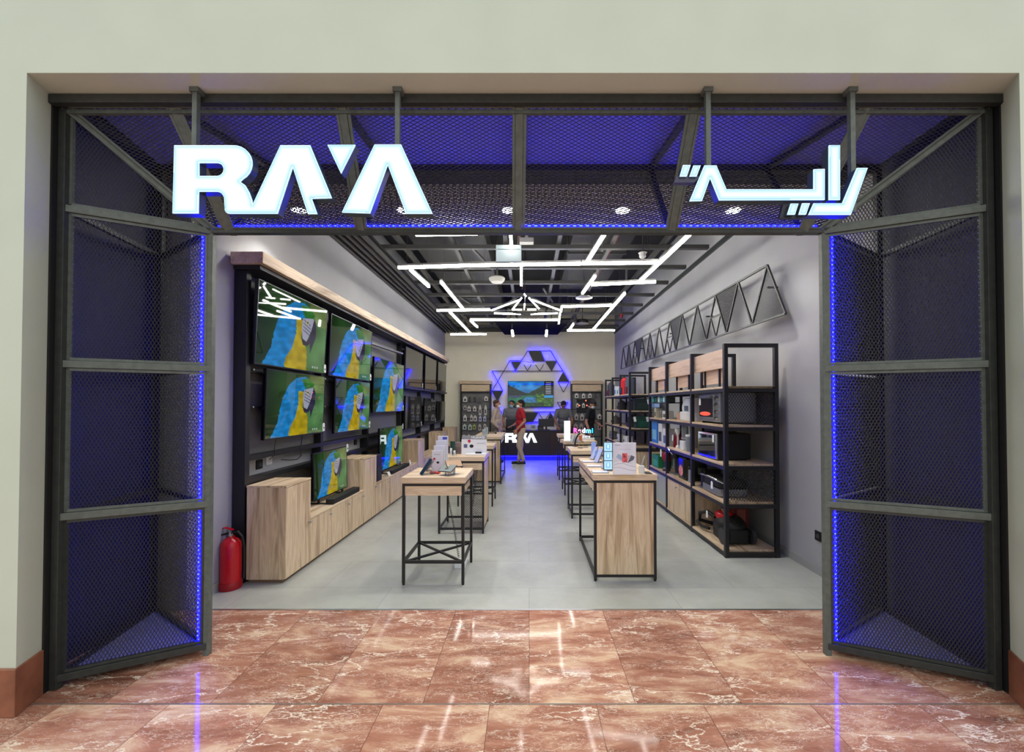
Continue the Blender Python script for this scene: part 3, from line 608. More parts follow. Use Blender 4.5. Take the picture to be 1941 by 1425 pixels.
for x, l in ((970.5, 'left'), (1036.5, 'right')):
    p = aZ(x, 626, 3.5); t = thing('pendant_tube_light', 'short %s tube light hanging under the black panel at the back' % l, 'ceiling light', p + Vector((0, 0, -.1)))
    s_ = .03 if l == 'left' else -.02
    MB().bar(p, p + Vector((s_, -.05, -.16)), .045).obj('diffuser', LEDW, t); MB().bar(p, p + Vector((0, 0, .2)), .03).obj('mount', BLK, t)
bp = aZ(935, 623, 3.62); MB_ = MB().prism([(-.95, 9.9), (.95, 9.9), (.78, 12.0), (-.78, 12.0)], (.06, 0, 3.66), (1, 0, 0), (0, 1, 0), (0, 0, .04))
o = MB_.obj('ceiling_panel', mat('dull_black', (12, 12, 12), .95, spec=.05)); tag(o, 'black hanging ceiling panel above the cash counter', 'ceiling panel')
MB().cyl((-.5, 11, 3.7), (-.5, 11, 4.7), .01, 6).cyl((.6, 11, 3.7), (.6, 11, 4.7), .01, 6).obj('hanging_rod', BLK, o)
# pyramid pendant
pn = thing('pyramid_pendant', 'black pyramid shaped pendant lamp of thin glowing tubes in the middle of the shop', 'pendant lamp', (0, 7.5, 3.4))
def zz(x, y, Y): return aY(740 + x / 4.411, 430 + y / 4.411, Y)
ap = zz(1125, 560, 7.5)
BP = [zz(830, 703, 7.5), zz(1430, 703, 7.5), zz(1125, 728, 7.05), zz(1125, 690, 8.1)]
f = MB()
for q in BP: f.bar(ap, q, .014)
for a, b in ((0, 2), (2, 1), (1, 3), (3, 0)): f.bar(BP[a], BP[b], .014)
f.obj('frame', BLACK, pn); MB().cyl(ap, (ap.x, ap.y, 4.7), .006, 8).obj('cable', BLK, pn)
for a, b, Y in (((1075, 612), (840, 700), 7.48), ((1180, 607), (1425, 700), 7.48), ((1098, 592), (1022, 688), 7.3), ((1157, 592), (1243, 684), 7.3), ((1122, 640), (1122, 695), 7.2), ((868, 722), (1090, 729), 7.2), ((1174, 729), (1398, 722), 7.2), ((1017, 692), (1098, 692), 7.8), ((1147, 691), (1218, 690), 7.8), ((1118, 560), (1134, 582), 7.4)):
    MB().bar(zz(*a, Y), zz(*b, Y), .022).obj('light_tube', LEDW, pn)
# exit box, detectors, downlights
Y = 4.85; a, b = aY(940, 464, Y), aY(988, 496, Y)
t = thing('exit_box', 'blank white hanging exit sign box seen from behind', 'sign', ((a.x + b.x) / 2, Y, b.z))
MB().box(a.x, b.x, Y, Y + .04, b.z, a.z).obj('panel', cm((158, 174, 176), .5), t, bevel=.003); MB().box(a.x + .02, b.x - .02, Y - .006, Y, a.z - .055, a.z - .045).obj('slot', cm((130, 146, 150), .4), t)
MB().cyl((a.x + .09, Y + .02, a.z), (a.x + .09, Y + .02, 4.7), .004, 6).cyl((b.x - .04, Y + .02, a.z), (b.x - .04, Y + .02, 4.7), .004, 6).obj('hanging_wire', CH, t)
a = aY(998, 454, 5.2); o = MB().box(a.x - .09, a.x + .09, 5.2, 5.3, a.z - .03, a.z + .03).box(a.x - .02, a.x + .02, 5.22, 5.28, a.z, 4.7).obj('junction_box', cm((150, 150, 148), .5), bevel=.004); tag(o, 'small grey box on the ceiling behind the exit box', 'junction box')
a = aZ(942, 530, 3.75); t = thing('ceiling_access_point', 'round white ceiling unit hanging left of the pendant', 'smoke detector', a)
MB().lathe(a, [(.05, -.05), (.10, -.045), (.13, -.01), (.14, .02), (.12, .04)], 24).obj('dome', cm((196, 196, 190), .5), t, smooth=True); MB().cyl(a, (a.x, a.y, 4.7), .015).obj('stem', CH, t)
for (x, y, l, c, r) in ((1218, 483, 'small white detector under the channels on the right', (225, 225, 220), .05), ((1178), 598, 'small dark red detector far back on the right', (140, 40, 40), .045)):
    a = aZ(x, y, 3.86); t = thing('smoke_detector', l, 'smoke detector', a); MB().lathe(a, [(.6 * r, -.05), (r, -.03), (r, .02), (r * 1.3, .03)], 16).obj('housing', cm(c, .5), t, smooth=True); MB().cyl(a, (a.x, a.y, 4.7), .008).obj('stem', CH, t)
for (x, y, l) in ((1107, 564, 'round black ceiling speaker right of the pendant'), (1104, 613, 'round black ceiling speaker far back on the right')):
    a = aZ(x, y, 3.85); t = thing('ceiling_speaker', l, 'speaker', a); MB().lathe(a, [(.14, -.01), (.16, .0), (.17, .03), (.15, .10)], 24).obj('housing', BLK, t, smooth=True); MB().lathe(a, [(.145, -.014), (.175, -.008), (.18, .0)], 24).obj('rim', SILVER, t, smooth=True); MB().cyl(a + Vector((0, 0, .1)), (a.x, a.y, 4.29 if a.y < 9.6 else 4.7), .01).obj('stem', CH, t)
DL = mat('downlight_lens', (255, 255, 255), .4, emit=(1, .97, .9), es=30)
for x, l in ((567, 'leftmost'), (766, 'second from left'), (965, 'middle'), (1180, 'second from right'), (1390, 'rightmost')):
    a = aZ(x, 397, 3.56); t = thing('downlight', '%s of the five round downlights in the white soffit behind the canopy' % l, 'ceiling light', a)
    MB().lathe(a, [(.07, -.012), (.105, -.012), (.11, 0)], 24).obj('trim_ring', PLAST, t, smooth=True); MB().lathe(a, [(.02, -.016), (.07, -.014), (.07, -.010)], 24).obj('lens', DL, t, smooth=True)
    sp_ = bpy.data.lights.new('downlight_lamp', 'SPOT'); sp_.energy = 70; sp_.spot_size = radians(110); sp_.spot_blend = .6; sp_.color = (1, .97, .9); sp_.shadow_soft_size = .06
    so = bpy.data.objects.new('lamp', sp_); COL.objects.link(so); so.parent = t; so.matrix_local = Matrix.Translation((0, 0, -.03))

# ---------------------------------------------------------------- television wall on the left
tf = thing('display_rack', 'black steel television wall frame with an oak header beam along the left wall', 'display rack', (-2.6, 8, 0))
XF = -2.56
PERF = mat('perforated_sheet', (112, 112, 110), .5, noise=.3, nscale=130)
MB().box(-2.66, -2.37, 3.62, 12.1, 2.86, 2.965).obj('header_beam', WOODY, tf, bevel=.003)
MB().box(-2.66, -2.42, 3.66, 12.1, 2.82, 2.86).obj('header_rail', BLACK, tf)
posts = [3.72, 5.06, 6.50, 8.17, 9.66, 11.05, 12.35]
for y in posts: MB().box(-2.67, XF, y - .03, y + .03, 0, 2.82).obj('post', BLACK, tf)
for i in range(len(posts) - 1):
    y0, y1 = posts[i] + .03, posts[i + 1] - .03
    MB().box(-2.66, -2.645, y0, y1, 1.12, 2.82).obj('perforated_panel', PERF, tf); MB().box(-2.66, -2.645, y0, y1, .3, .88).obj('perforated_panel', PERF, tf)
    for z in (1.087, .88): MB().box(-2.66, XF, y0, y1, z, z + .045).obj('rail', BLACK, tf)
    for z in (1.55, 1.9): MB().box(-2.64, XF - .02, y0, y1, z, z + .035).obj('rail', BLACK, tf)
    if y0 > 8: MB().box(-2.62, -2.48, y0, y1, 1.93, 1.97).obj('shelf', cm((44, 44, 48), .4), tf)
    for z in (1.56, 1.91): MB().ell((XF - .012, y0 + .06, z + .018), .01, .01, .01, 8, 6).obj('bolt', SILVER, tf, smooth=True)
MB().bar((-2.58, 6.62, 2.60), (-2.50, 8.0, 2.60), .06, .03).obj('mounting_arm', cm((110, 110, 112), .4), tf)
def tv(label, Y0, Y1, z0, z1, xt, xb, pic, tagc=True, floor_=False, group=None):
    t = thing('television', label, 'television', ((xt + xb) / 2, (Y0 + Y1) / 2, z0 if floor_ else (z0 + z1) / 2), 0, group)
    p0 = Vector((xb, Y0, z0)); up = Vector((xt - xb, 0, z1 - z0)); H = up.length; up.normalize(); ay = Vector((0, 1, 0)); n = ay.cross(up).normalized()
    if n.x < 0: n = -n
    W = Y1 - Y0
    R = Matrix((ay, -n, up)).transposed().to_4x4(); M4 = Matrix.Translation(p0) @ R
    def P(u, v, k): return p0 + ay * u + up * v + n * k
    m = MB(); m.prism([(0, 0), (W, 0), (W, H), (0, H)], p0 - n * .004, ay, up, -n * .03); m.prism([(W * .2, H * .1), (W * .8, H * .1), (W * .8, H * .6), (W * .2, H * .6)], p0 - n * .03, ay, up, -n * .03)
    m.obj('housing', GLOSSB, t, bevel=.003)
    b = .008; m = MB(); m.prism([[(0, 0), (W, 0), (W, H), (0, H)], [(b, b * 1.6), (W - b, b * 1.6), (W - b, H - b), (b, H - b)]], p0 - n * .004, ay, up, n * .008); m.obj('bezel', cm((60, 62, 66), .3, metal=.6), t)
    if pic: put_picture('screen', PIC[pic], SCREEN, t, Matrix.Translation(p0 + ay * b + up * b * 1.6 + n * .0005) @ R, W - 2 * b, H - 2.6 * b)
    else: MB().prism([(b, b), (W - b, b), (W - b, H - b), (b, H - b)], p0 - n * .003, ay, up, n * .003).obj('screen', OFFSCR, t)
    if tagc:
        q = P(W - .035, .02 if not floor_ else H - .07, .012); MB().prism([(0, 0), (.05, 0), (.05, .085), (.035, .1), (.015, .1), (0, .085)], q, ay, Vector((0, 0, 1)), n * .003).obj('price_tag', CARD, t); MB().prism([(.015, .03), (.035, .03), (.035, .05), (.015, .05)], q + n * .004, ay, Vector((0, 0, 1)), n * .001).obj('price_mark', BLK, t)
    if floor_:
        for yy in (Y0 + .12, Y1 - .12): MB().bar((xb - .12, yy, z0 - .052 + .008), (xb + .13, yy, z0 - .052 + .008), .02, .012).bar((xb - .01, yy, z0 - .05), (xb - .01, yy, z0 + .01), .02).obj('foot', BLK, t)
    else: MB().box(-2.64, min(xt, xb) - .035, (Y0 + Y1) / 2 - .15, (Y0 + Y1) / 2 + .15, (z0 + z1) / 2 - .1, (z0 + z1) / 2 + .1).obj('wall_bracket', BLK, t)
    return t
OFFSCR = mat('switched_off_screen', (16, 17, 18), .05, spec=.5); OFFSCR.node_tree.nodes['Principled BSDF'].inputs['IOR'].default_value = 2.6
tv('large television showing a blue and yellow parrot, top row nearest the entrance', 3.74, 5.02, 1.975, 2.76, -2.485, -2.52, 'parrot')
tv('television showing a parrot, lower row nearest the entrance', 3.89, 5.0, 1.26, 1.945, -2.50, -2.52, 'parrot')
tv('television with a parrot washed out by glare, second in the top row', 5.12, 6.45, 1.965, 2.75, -2.485, -2.515, 'parrot')
tv('television showing a parrot with a lit edge below, second in the lower row', 5.28, 6.42, 1.225, 1.945, -2.50, -2.515, 'parrot')
tv('big television mounted half way up beyond the second column, reflecting the blue wall light', 6.57, 8.12, 1.47, 2.38, -2.49, -2.51, 'parrot')
tv('switched off television in the top row, first of the three grey ones', 8.22, 9.55, 1.98, 2.78, -2.48, -2.50, None)
tv('switched off television in the top row, second of the three grey ones', 9.78, 10.93, 1.98, 2.78, -2.48, -2.50, None)
tv('switched off television in the top row, nearest the back wall', 11.15, 12.2, 1.98, 2.78, -2.48, -2.50, None)
tv('switched off television in the lower row, below the first grey one', 8.24, 9.45, 1.10, 1.78, -2.49, -2.50, None)
tv('dark television in the lower row, below the second grey one', 9.75, 10.9, 1.12, 1.76, -2.49, -2.50, None)
tv('dark television in the lower row, nearest the back wall', 11.1, 12.1, 1.15, 1.70, -2.49, -2.50, None)
DK = .475
tv('small television showing a parrot standing on the low oak cabinet by the entrance', 4.52, 5.34, .53, 1.06, -2.38, -2.37, 'parrot', floor_=True)
tv('television showing a parrot standing on the second low oak cabinet', 6.52, 7.68, .53, 1.22, -2.38, -2.37, 'parrot', floor_=True)
def cab(label, Y0, Y1, h, doors):
    t = thing('cabinet', label, 'cabinet', (-2.36, (Y0 + Y1) / 2, 0))
    MB().box(-2.54, -2.205, Y0, Y1, .03, h - .018).obj('body', WOODZ, t, bevel=.002); MB().box(-2.545, -2.185, Y0, Y1, h - .018, h).obj('top', WOODY, t, bevel=.002)
    MB().box(-2.52, -2.22, Y0 + .01, Y1 - .01, 0, .03).obj('plinth', cm((120, 96, 78), .6), t)
    n = doors; wd = (Y1 - Y0) / n
    for k in range(n):
        d = MB().box(-2.204, -2.187, Y0 + k * wd + .002, Y0 + (k + 1) * wd - .002, .035, h - .022).obj('door', WOODZ, t, bevel=.0015)
        y = Y0 + (k + 1) * wd - .05
        MB().lathe((-2.187, y, h - .07 if h < .6 else .44), [(.006, 0), (.006, .014), (.014, .018), (.014, .026), (.008, .03)], 12, axis=0).obj('knob', SILVER, d, smooth=True)
    return t
cab('tall oak cabinet nearest the entrance beside the fire extinguisher', 3.69, 4.11, .872, 1)
cab('low oak cabinet under the first standing television', 4.11, 5.43, DK, 3)
cab('tall oak cabinet between the two standing televisions', 5.43, 5.87, .885, 1)
cab('low oak cabinet under the second standing television', 5.87, 8.06, DK, 4)
cab('tall oak cabinet just beyond the second standing television', 8.06, 8.55, .90, 1)
cab('low oak cabinet further back along the television wall', 8.55, 10.35, DK, 4)
cab('tall oak cabinet second from the back wall', 10.35, 10.85, .91, 1)
cab('low oak cabinet furthest back along the television wall', 10.85, 12.0, DK, 2)
cab('tall oak cabinet standing against the back wall corner', 12.0, 12.5, .93, 1)
def sbar(label, Y0, Y1, x=-2.25):
    t = thing('soundbar', label, 'speaker', (x, (Y0 + Y1) / 2, DK)); MB().rbox(x - .045, x + .045, Y0, Y1, DK, DK + .06, .012).obj('housing', BLK, t, bevel=.004); MB().box(x + .045, x + .047, Y0 + .02, Y1 - .02, DK + .01, DK + .05).obj('grille', cm((22, 22, 22), .9), t)
sbar('black soundbar in front of the small standing television', 4.62, 5.34); sbar('black soundbar in front of the second standing television', 6.62, 7.55)
t = thing('subwoofer', 'black subwoofer box on the low cabinet beside the tall one', 'speaker', (-2.3, 6.06, DK)); MB().box(-2.42, -2.22, 5.93, 6.18, DK, .86).obj('housing', BLK, t, bevel=.005); MB().lathe((-2.22, 6.055, .62), [(.08, 0), (.085, .004), (.05, .002)], 20, axis=0).obj('driver', cm((30, 30, 30), .6), t)
o = MB().prism([(0, 0), (.10, 0), (.10, .07), (0, .07)], (-2.21, 6.45, DK + .002), (0, 1, 0), (-.4, 0, .9), (.003, 0, 0)).obj('price_card', CARD); tag(o, 'white folded price card before the second standing television', 'price card')
o = MB().prism([(0, 0), (.07, 0), (.07, .09), (0, .09)], (-2.235, 7.68, DK + .002), (0, 1, 0), (-.2, 0, .95), (.003, 0, 0)).obj('price_card', CARD); tag(o, 'upright white price card at the far end of the second soundbar', 'price card')
def socket(p, m, label, face='x', s=1):
    p = Vector(p); t = thing('wall_socket', label, 'socket', p)
    MB().box(p.x, p.x + s * .012, p.y - .045, p.y + .045, p.z - .045, p.z + .045).obj('plate', m, t, bevel=.003)
    MB().lathe((p.x + (s * .012), p.y, p.z), [(.022, 0), (.022, s * .004), (.016, s * .002)], 16, axis=0).obj('insert', cm((60, 60, 64), .5) if m is BLK else cm((215, 215, 212), .5), t)
socket((XL + .001, 4.06, 1.01), BLK, 'black wall socket in the gap behind the first television column'); socket((XL + .001, 4.21, 1.03), PLAST, 'white wall socket with a plugged cable behind the first television column')
socket((XL + .001, 5.26, 1.03), PLAST, 'white wall socket above the small standing television'); socket((XL + .001, 6.3, 1.03), BLK, 'black wall socket at the end of the second television column')
p = aX(1553, 1016, XR); socket((XR - .001, p.y, p.z), BLK, 'black socket box low on the right wall beside the portal post', s=-1)
o = MB().tube([(-2.57, 4.25, 1.03), (-2.55, 4.38, 1.01), (-2.55, 4.5, 1.0), (-2.55, 4.58, 1.03), (-2.56, 4.60, 1.14), (-2.56, 4.62, 1.27)], .005, 6).obj('power_cable', BLK, smooth=True); tag(o, 'black power cable looping from the white socket to the lower television', 'cable')
o = MB().tube([(-2.55, 4.12, 1.27), (-2.55, 4.10, 1.18), (-2.56, 4.12, 1.1), (-2.6, 4.1, 1.05)], .004, 6).obj('power_cable', BLK, smooth=True); tag(o, 'black power cable dropping from the lower television to the black socket', 'cable')

# ---------------------------------------------------------------- fire extinguisher
e0 = aZ(437, 1114); e0 = Vector((e0.x, e0.y, 0)); RED = mat('red_enamel', (196, 14, 30), .25)
t = thing('fire_extinguisher', 'red fire extinguisher standing on the floor by the left wall', 'fire extinguisher', e0)
MB().lathe(e0, [(.075, 0), (.084, .012), (.084, .06), (.080, .065), (.080, .36), (.076, .395), (.055, .425), (.03, .44), (.025, .455)], 32).obj('cylinder', RED, t, smooth=True)
MB().lathe(e0, [(.085, .0), (.088, .01), (.088, .055), (.084, .065)], 32).obj('base_ring', cm((160, 12, 24), .4), t, smooth=True)
MB().cyl(e0 + Vector((0, 0, .445)), e0 + Vector((0, 0, .49)), .018, 16).obj('valve', CHROME, t, smooth=True)
MB().bar(e0 + Vector((.02, 0, .485)), e0 + Vector((-.075, -.01, .465)), .028, .014).bar(e0 + Vector((-.075, -.01, .465)), e0 + Vector((-.09, -.01, .44)), .026, .012).obj('carrying_handle', BLK, t, bevel=.003)
MB().bar(e0 + Vector((.02, 0, .505)), e0 + Vector((-.05, 0, .525)), .028, .008).bar(e0 + Vector((-.05, 0, .525)), e0 + Vector((-.085, 0, .515)), .028, .008).obj('lever', RED, t, bevel=.002)
MB().tube([e0 + Vector(v) for v in ((.015, 0, .48), (.06, 0, .49), (.095, 0, .45), (.1, .02, .36), (.095, .03, .2), (.092, .03, .07))], .011, 10).obj('hose', BLK, t, smooth=True)
MB().cyl(e0 + Vector((.018, -.02, .47)), e0 + Vector((.018, -.035, .47)), .014, 12).obj('gauge', CHROME, t)
MB().prism([(a * .001, .09 + b) for a, b in ((0, 0), (2, 0), (2, .2), (0, .2))], e0 + Vector((-.0815, -.01, 0)), (0, 1, 0), (0, 0, 1), (-.001, 0, 0)).obj('print_line', cm((240, 220, 200), .5), t)

# ---------------------------------------------------------------- display tables
TT = .955
def table(label, X0, X1, Y0, Y1, style, top=TT, panel_side=None):
    t = thing('display_table', label, 'table', ((X0 + X1) / 2, (Y0 + Y1) / 2, 0))
    MB().box(X0 - .008, X1 + .008, Y0 - .008, Y1 + .008, top - .055, top).obj('tabletop', WOODX, t, bevel=.002)
    zf = top - .055; L = .024
    f = MB()
    for (a, b) in (((X0, Y0), (X1, Y0)), ((X1, Y0), (X1, Y1)), ((X1, Y1), (X0, Y1)), ((X0, Y1), (X0, Y0))): f.box(min(a[0], b[0]), max(a[0], b[0]) + (L if a[0] == b[0] == X0 else 0) - 0, min(a[1], b[1]), max(a[1], b[1]) + (L if a[1] == b[1] == Y0 else 0), zf - L, zf) if False else None
    f.box(X0, X1, Y0, Y0 + L, zf - L, zf).box(X0, X1, Y1 - L, Y1, zf - L, zf).box(X0, X0 + L, Y0 + L, Y1 - L, zf - L, zf).box(X1 - L, X1, Y0 + L, Y1 - L, zf - L, zf)
    f.obj('top_frame', BLACK, t)
    for x in (X0, X1 - L):
        for y in (Y0, Y1 - L):
            l = MB().box(x, x + L, y, y + L, .018, zf - L).obj('leg', BLACK, t); MB().cyl((x + L / 2, y + L / 2, 0), (x + L / 2, y + L / 2, .02), .012, 10).obj('leveling_foot', BLK, l)
    def lower(z):
        for a in ((X0 + L, X1 - L, Y0, Y0 + L), (X0 + L, X1 - L, Y1 - L, Y1), (X0, X0 + L, Y0 + L, Y1 - L), (X1 - L, X1, Y0 + L, Y1 - L)): MB().box(*a, z, z + L).obj('stretcher', BLACK, t)
    if style != 'panel':
        MB().box(X0 + L, X1 - L, Y0 + .004, Y1 - .004, zf - L - .085, zf - L).obj('drawer_box', WOODX, t)
    else:
        MB().box(X0 + L, X1 - L, Y0 + .003, Y0 + .021, .06, zf - L).obj('front_panel', WOODZ, t, bevel=.001); MB().box(X0 + .003, X1 - L, Y0 + L, Y1 - L, zf - L - .085, zf - L).obj('drawer_box', WOODY, t)
        lower(.036)
    if style == 'brace':
        lower(.19); MB().bar((X0 + L, Y0 + L, .2), (X1 - L, Y1 - L, .2), .02, .018).obj('brace', BLACK, t); MB().bar((X0 + L, Y1 - L, .2), (X1 - L, Y0 + L, .2), .02, .016).obj('brace', BLACK, t)
    if style == 'low': lower(.05)
    if style == 'mesh':
        lower(.05); xm = X0 + .5 * (X1 - X0)
        MB().box(xm, xm + .018, Y0, Y0 + .018, .05, zf - L).obj('divider_post', BLACK, t)
        MB().box(X1 - .02, X1 - .002, Y0 + L, Y1 - L, .06, zf - L).obj('side_panel', WOODZ, t)
        lattice('mesh_panel', (xm + .018, Y0 + .01, 0), (1, 0, 0), (0, 0, 1), [(.0, .08), (X1 - L - xm - .018, .08), (X1 - L - xm - .018, zf - .1), (0, zf - .1)], .03, .022, MESHB, t, wd=.005)
    return t
table('square oak display table with crossed lower braces, nearest in the left row', -1.13, -.577, 3.65, 4.19, 'brace')
table('square oak display table with a black mesh side, second in the left row', -1.13, -.56, 5.09, 5.65, 'mesh')
table('square oak display table with crossed braces, third in the left row', -1.13, -.568, 6.45, 7.0, 'brace')
table('long oak display table with an oak end panel, furthest in the left row', -1.13, -.565, 8.28, 9.66, 'panel')
table('long oak display table with a wide oak front panel, nearest in the right row', .59, 1.157, 3.73, 4.85, 'panel', top=.968)
table('square oak display table with low rails, second in the right row', .593, 1.157, 5.77, 6.33, 'low')
table('square oak display table with crossed braces, third in the right row', .62, 1.19, 7.23, 7.79, 'brace')
table('square oak display table with thin black legs, furthest in the right row', .63, 1.2, 8.7, 9.25, 'brace')
def coil(p, q, n, r=.009, label=''):
    p, q = Vector(p), Vector(q); pts = []
    for k in range(n * 8 + 1):
        a = k / 8 * 2 * pi; c = p.lerp(q, k / (n * 8)) + Vector((0, .03 * sin(pi * k / (n * 8)), 0)); pts.append(c + Vector((cos(a) * r, sin(a) * r, 0)))
    o = MB().tube(pts, .0028, 5).obj('coiled_cable', BLK, smooth=True); tag(o, label, 'cable'); return origin(o, p)
coil((-.80, 3.95, .79), (-.70, 4.1, .08), 34, label='black coiled cable hanging under the nearest left table')
coil((-.66, 5.2, .79), (-.72, 5.2, .3), 20, label='black coiled cable hanging inside the mesh sided table')
coil((.82, 4.6, .79), (.74, 4.7, .35), 20, label='black coiled cable hanging under the nearest right table')
coil((.78, 6.1, .8), (.74, 6.1, .4), 16, label='black coiled cable hanging under the second right table')
t = thing('floor_socket_box', 'white plastic floor box under the nearest left table', 'socket', (-.68, 4.1, 0)); MB().rbox(-.735, -.625, 4.02, 4.17, 0, .05, .01).obj('box', PLAST, t, bevel=.004); MB().box(-.72, -.64, 4.04, 4.10, .05, .054).obj('lid', cm((200, 202, 204), .4), t)
o = MB().rbox(.66, .69, 3.98, 4.06, 0, .10, .006).obj('wall_adapter', PLAST, bevel=.003); tag(o, 'small white plug adapter on the floor under the nearest right table', 'adapter')

# ---------------------------------------------------------------- right hand shelving
LEV = [.075, .575, .975, 1.385, 1.795]
def mesh_end(t, X0, X1, Y, z0, z1):
    lattice('mesh_panel', (X0, Y, 0), (1, 0, 0), (0, 0, 1), [(.03, z0), (X1 - X0 - .03, z0), (X1 - X0 - .03, z1), (.03, z1)], .03, .045, MESHB, t, wd=.004)
def bay(label, X0, X1, Y0, Y1, lev, ztop, last=False, first=False, doors=None, header=True):
    t = thing('shelving_unit', label, 'shelf', ((X0 + X1) / 2, (Y0 + Y1) / 2, 0)); P = .04
    ys = [Y0] + ([Y1 - P] if last else [])
    for y in ys:
        for x in (X0, X1 - P): MB().box(x, x + P, y, y + P, 0, ztop).obj('upright', BLACK, t)
        MB().box(X0 + P, X1 - P, y, y + P, ztop - P, ztop).obj('top_rail', BLACK, t)
        for z in lev: MB().box(X0 + P, X1 - P, y, y + P, z - .06, z - .022).obj('end_rail', BLACK, t)
    for z in lev:
        MB().box(X0 + .005, X1 - .005, Y0 + P, Y1 - (P if last else 0), z - .022, z).obj('shelf_board', WOODY, t)
        for x in (X0, X1 - P): MB().box(x, x + .03, Y0 + P, Y1 - (P if last else 0), z - .06, z - .022).obj('shelf_rail', BLACK, t)
    if first:
        MB().box(X0 + P, X1 - P, Y0 + .0, Y0 + P, lev[-1] - .002, lev[-1]).obj('end_strip', WOODX, t)
        mesh_end(t, X0, X1, Y0 + .02, lev[3], lev[4] - .06); mesh_end(t, X0, X1, Y0 + .02, lev[1], lev[2] - .06)
    MB().box(X1 - .02, X1 - .012, Y0 + P, Y1, lev[3], lev[4] - .06).obj('back_sheet', PERF, t) if first else None
    if header:
        MB().box(X0 + .05, X0 + .075, Y0 + .1, Y1 + .02, 2.0, ztop - .04).obj('header_board', WOODP, t, bevel=.002)
        MB().box(X0 + .10, X0 + .115, Y0 + .25, Y1 - .12, 1.84, 2.05).obj('header_board', WOODP, t, bevel=.002)
        MB().bar((X0 + .09, Y0 + .3, lev[-1]), (X0 + .09, Y0 + .3, 2.05), .02).bar((X0 + .09, Y1 - .2, lev[-1]), (X0 + .09, Y1 - .2, 2.05), .02).obj('header_bracket', BLACK, t)
    if doors:
        MB().box(X0 + .03, X1 - .03, Y0 + P, Y1 - .01, lev[0], lev[1] - .06).obj('cupboard_body', doors, t)
        n = 2; wd = (Y1 - Y0 - P - .01) / n
        for k in range(n):
            d = MB().box(X0 + .012, X0 + .03, Y0 + P + k * wd + .002, Y0 + P + (k + 1) * wd - .002, lev[0] + .005, lev[1] - .065).obj('door', doors, t)
            MB().lathe((X0 + .012, Y0 + P + wd * (1 + (.15 if k else -.15)), lev[1] - .13), [(.012, -.025), (.012, -.018), (.006, -.01), (.006, 0)], 12, axis=0).obj('knob', SILVER, d, smooth=True)
    return t
SX0, SX1 = 2.05, 2.62
bay('open black steel shelving bay nearest the entrance on the right, with an oven', SX0, SX1, 4.29, 5.17, LEV, 2.245, first=True)
bay('black steel shelving bay with oak cupboard doors, second from the entrance', SX0, SX1, 5.17, 6.12, LEV, 2.245, doors=WOODZ)
bay('black steel shelving bay with a pale grey cupboard, third from the entrance', SX0, SX1, 6.12, 7.02, LEV, 2.245, last=True, doors=cm((168, 172, 168), .3))
LB = [.25, .74, 1.12, 1.48, 1.82]
bay('tall black shelving bay hung with bags, nearer one of the far group', SX0 - .02, SX1, 8.3, 9.15, LB, 2.27, header=False)
bay('black shelving bay with white toasters, middle of the far group', SX0 - .02, SX1, 9.15, 10.02, LB, 2.27, header=False)
bay('black shelving bay nearest the back wall on the right', SX0 - .02, SX1, 10.02, 10.95, LB, 2.27, last=True, header=False)
t = thing('cupboard', 'oak base cupboard under the near end of the far shelving group', 'cupboard', (2.33, 8.1, 0)); MB().box(2.08, 2.62, 7.95, 8.29, .05, .70).obj('body', WOODZ, t, bevel=.002); MB().box(2.1, 2.6, 7.97, 8.28, 0, .05).obj('plinth', BLK, t)
d = MB().box(2.09, 2.61, 7.932, 7.949, .06, .69).obj('door', WOODZ, t)
MB().box(2.06, 2.63, 7.92, 8.29, .70, .72).obj('top', BLACK, t)

def price(t, p, ay, n, s=1.0):
    MB().prism([(0, 0), (.045 * s, 0), (.045 * s, .07 * s), (.03 * s, .085 * s), (.015 * s, .085 * s), (0, .07 * s)], p, ay, (0, 0, 1), Vector(n) * .003).obj('price_tag', CARD, t)
AY = Vector((0, 1, 0)); NX = Vector((-1, 0, 0))
# oven
z = LEV[3]; t = thing('toaster_oven', 'silver toaster oven with four knobs on the second shelf of the nearest bay', 'oven', (2.28, 4.78, z))
MB().box(2.10, 2.5, 4.5, 5.04, z + .02, z + .35).obj('housing', cm((150, 154, 158), .3, metal=.7), t, bevel=.006)
d = MB().box(2.085, 2.10, 4.62, 5.02, z + .05, z + .33).obj('door', cm((150, 154, 158), .25, metal=.7), t, bevel=.003); MB().box(2.082, 2.086, 4.65, 5.0, z + .075, z + .285).obj('window', GLOSSB, d); MB().bar((2.065, 4.65, z + .305), (2.065, 5.0, z + .305), .016).obj('handle', CHROME, d)
MB().ell((2.081, 4.84, z + .11), .003, .15, .024).obj('lit_window_patch', mat('orange_patch_glow', (220, 60, 40), .4, emit=(1, .15, .06), es=.55), t, smooth=True)  # self-lit orange patch standing in for the lit area behind the window
for k in range(4): kb = MB().lathe((2.10, 4.56, z + .07 + k * .073), [(.022, -.03), (.024, -.01), (.026, 0)], 16, axis=0).obj('knob', CHROME, t, smooth=True); MB().lathe((2.07, 4.56, z + .07 + k * .073), [(.016, -.003), (.016, 0)], 12, axis=0).obj('knob_cap', BLK, kb)
for y in (4.54, 5.0): MB().box(2.12, 2.48, y - .015, y + .015, z, z + .02).obj('foot', BLK, t)
price(t, (2.078, 4.95, z + .21), AY, NX)
z = LEV[2]; t = thing('microwave_oven', 'mirror fronted black microwave on the middle shelf of the nearest bay', 'microwave', (2.3, 4.83, z))
MB().box(2.11, 2.48, 4.58, 5.06, z + .012, z + .30).obj('housing', BLK, t, bevel=.005); d = MB().box(2.09, 2.11, 4.58, 5.06, z + .012, z + .30).obj('door', CHROME, t, bevel=.003)
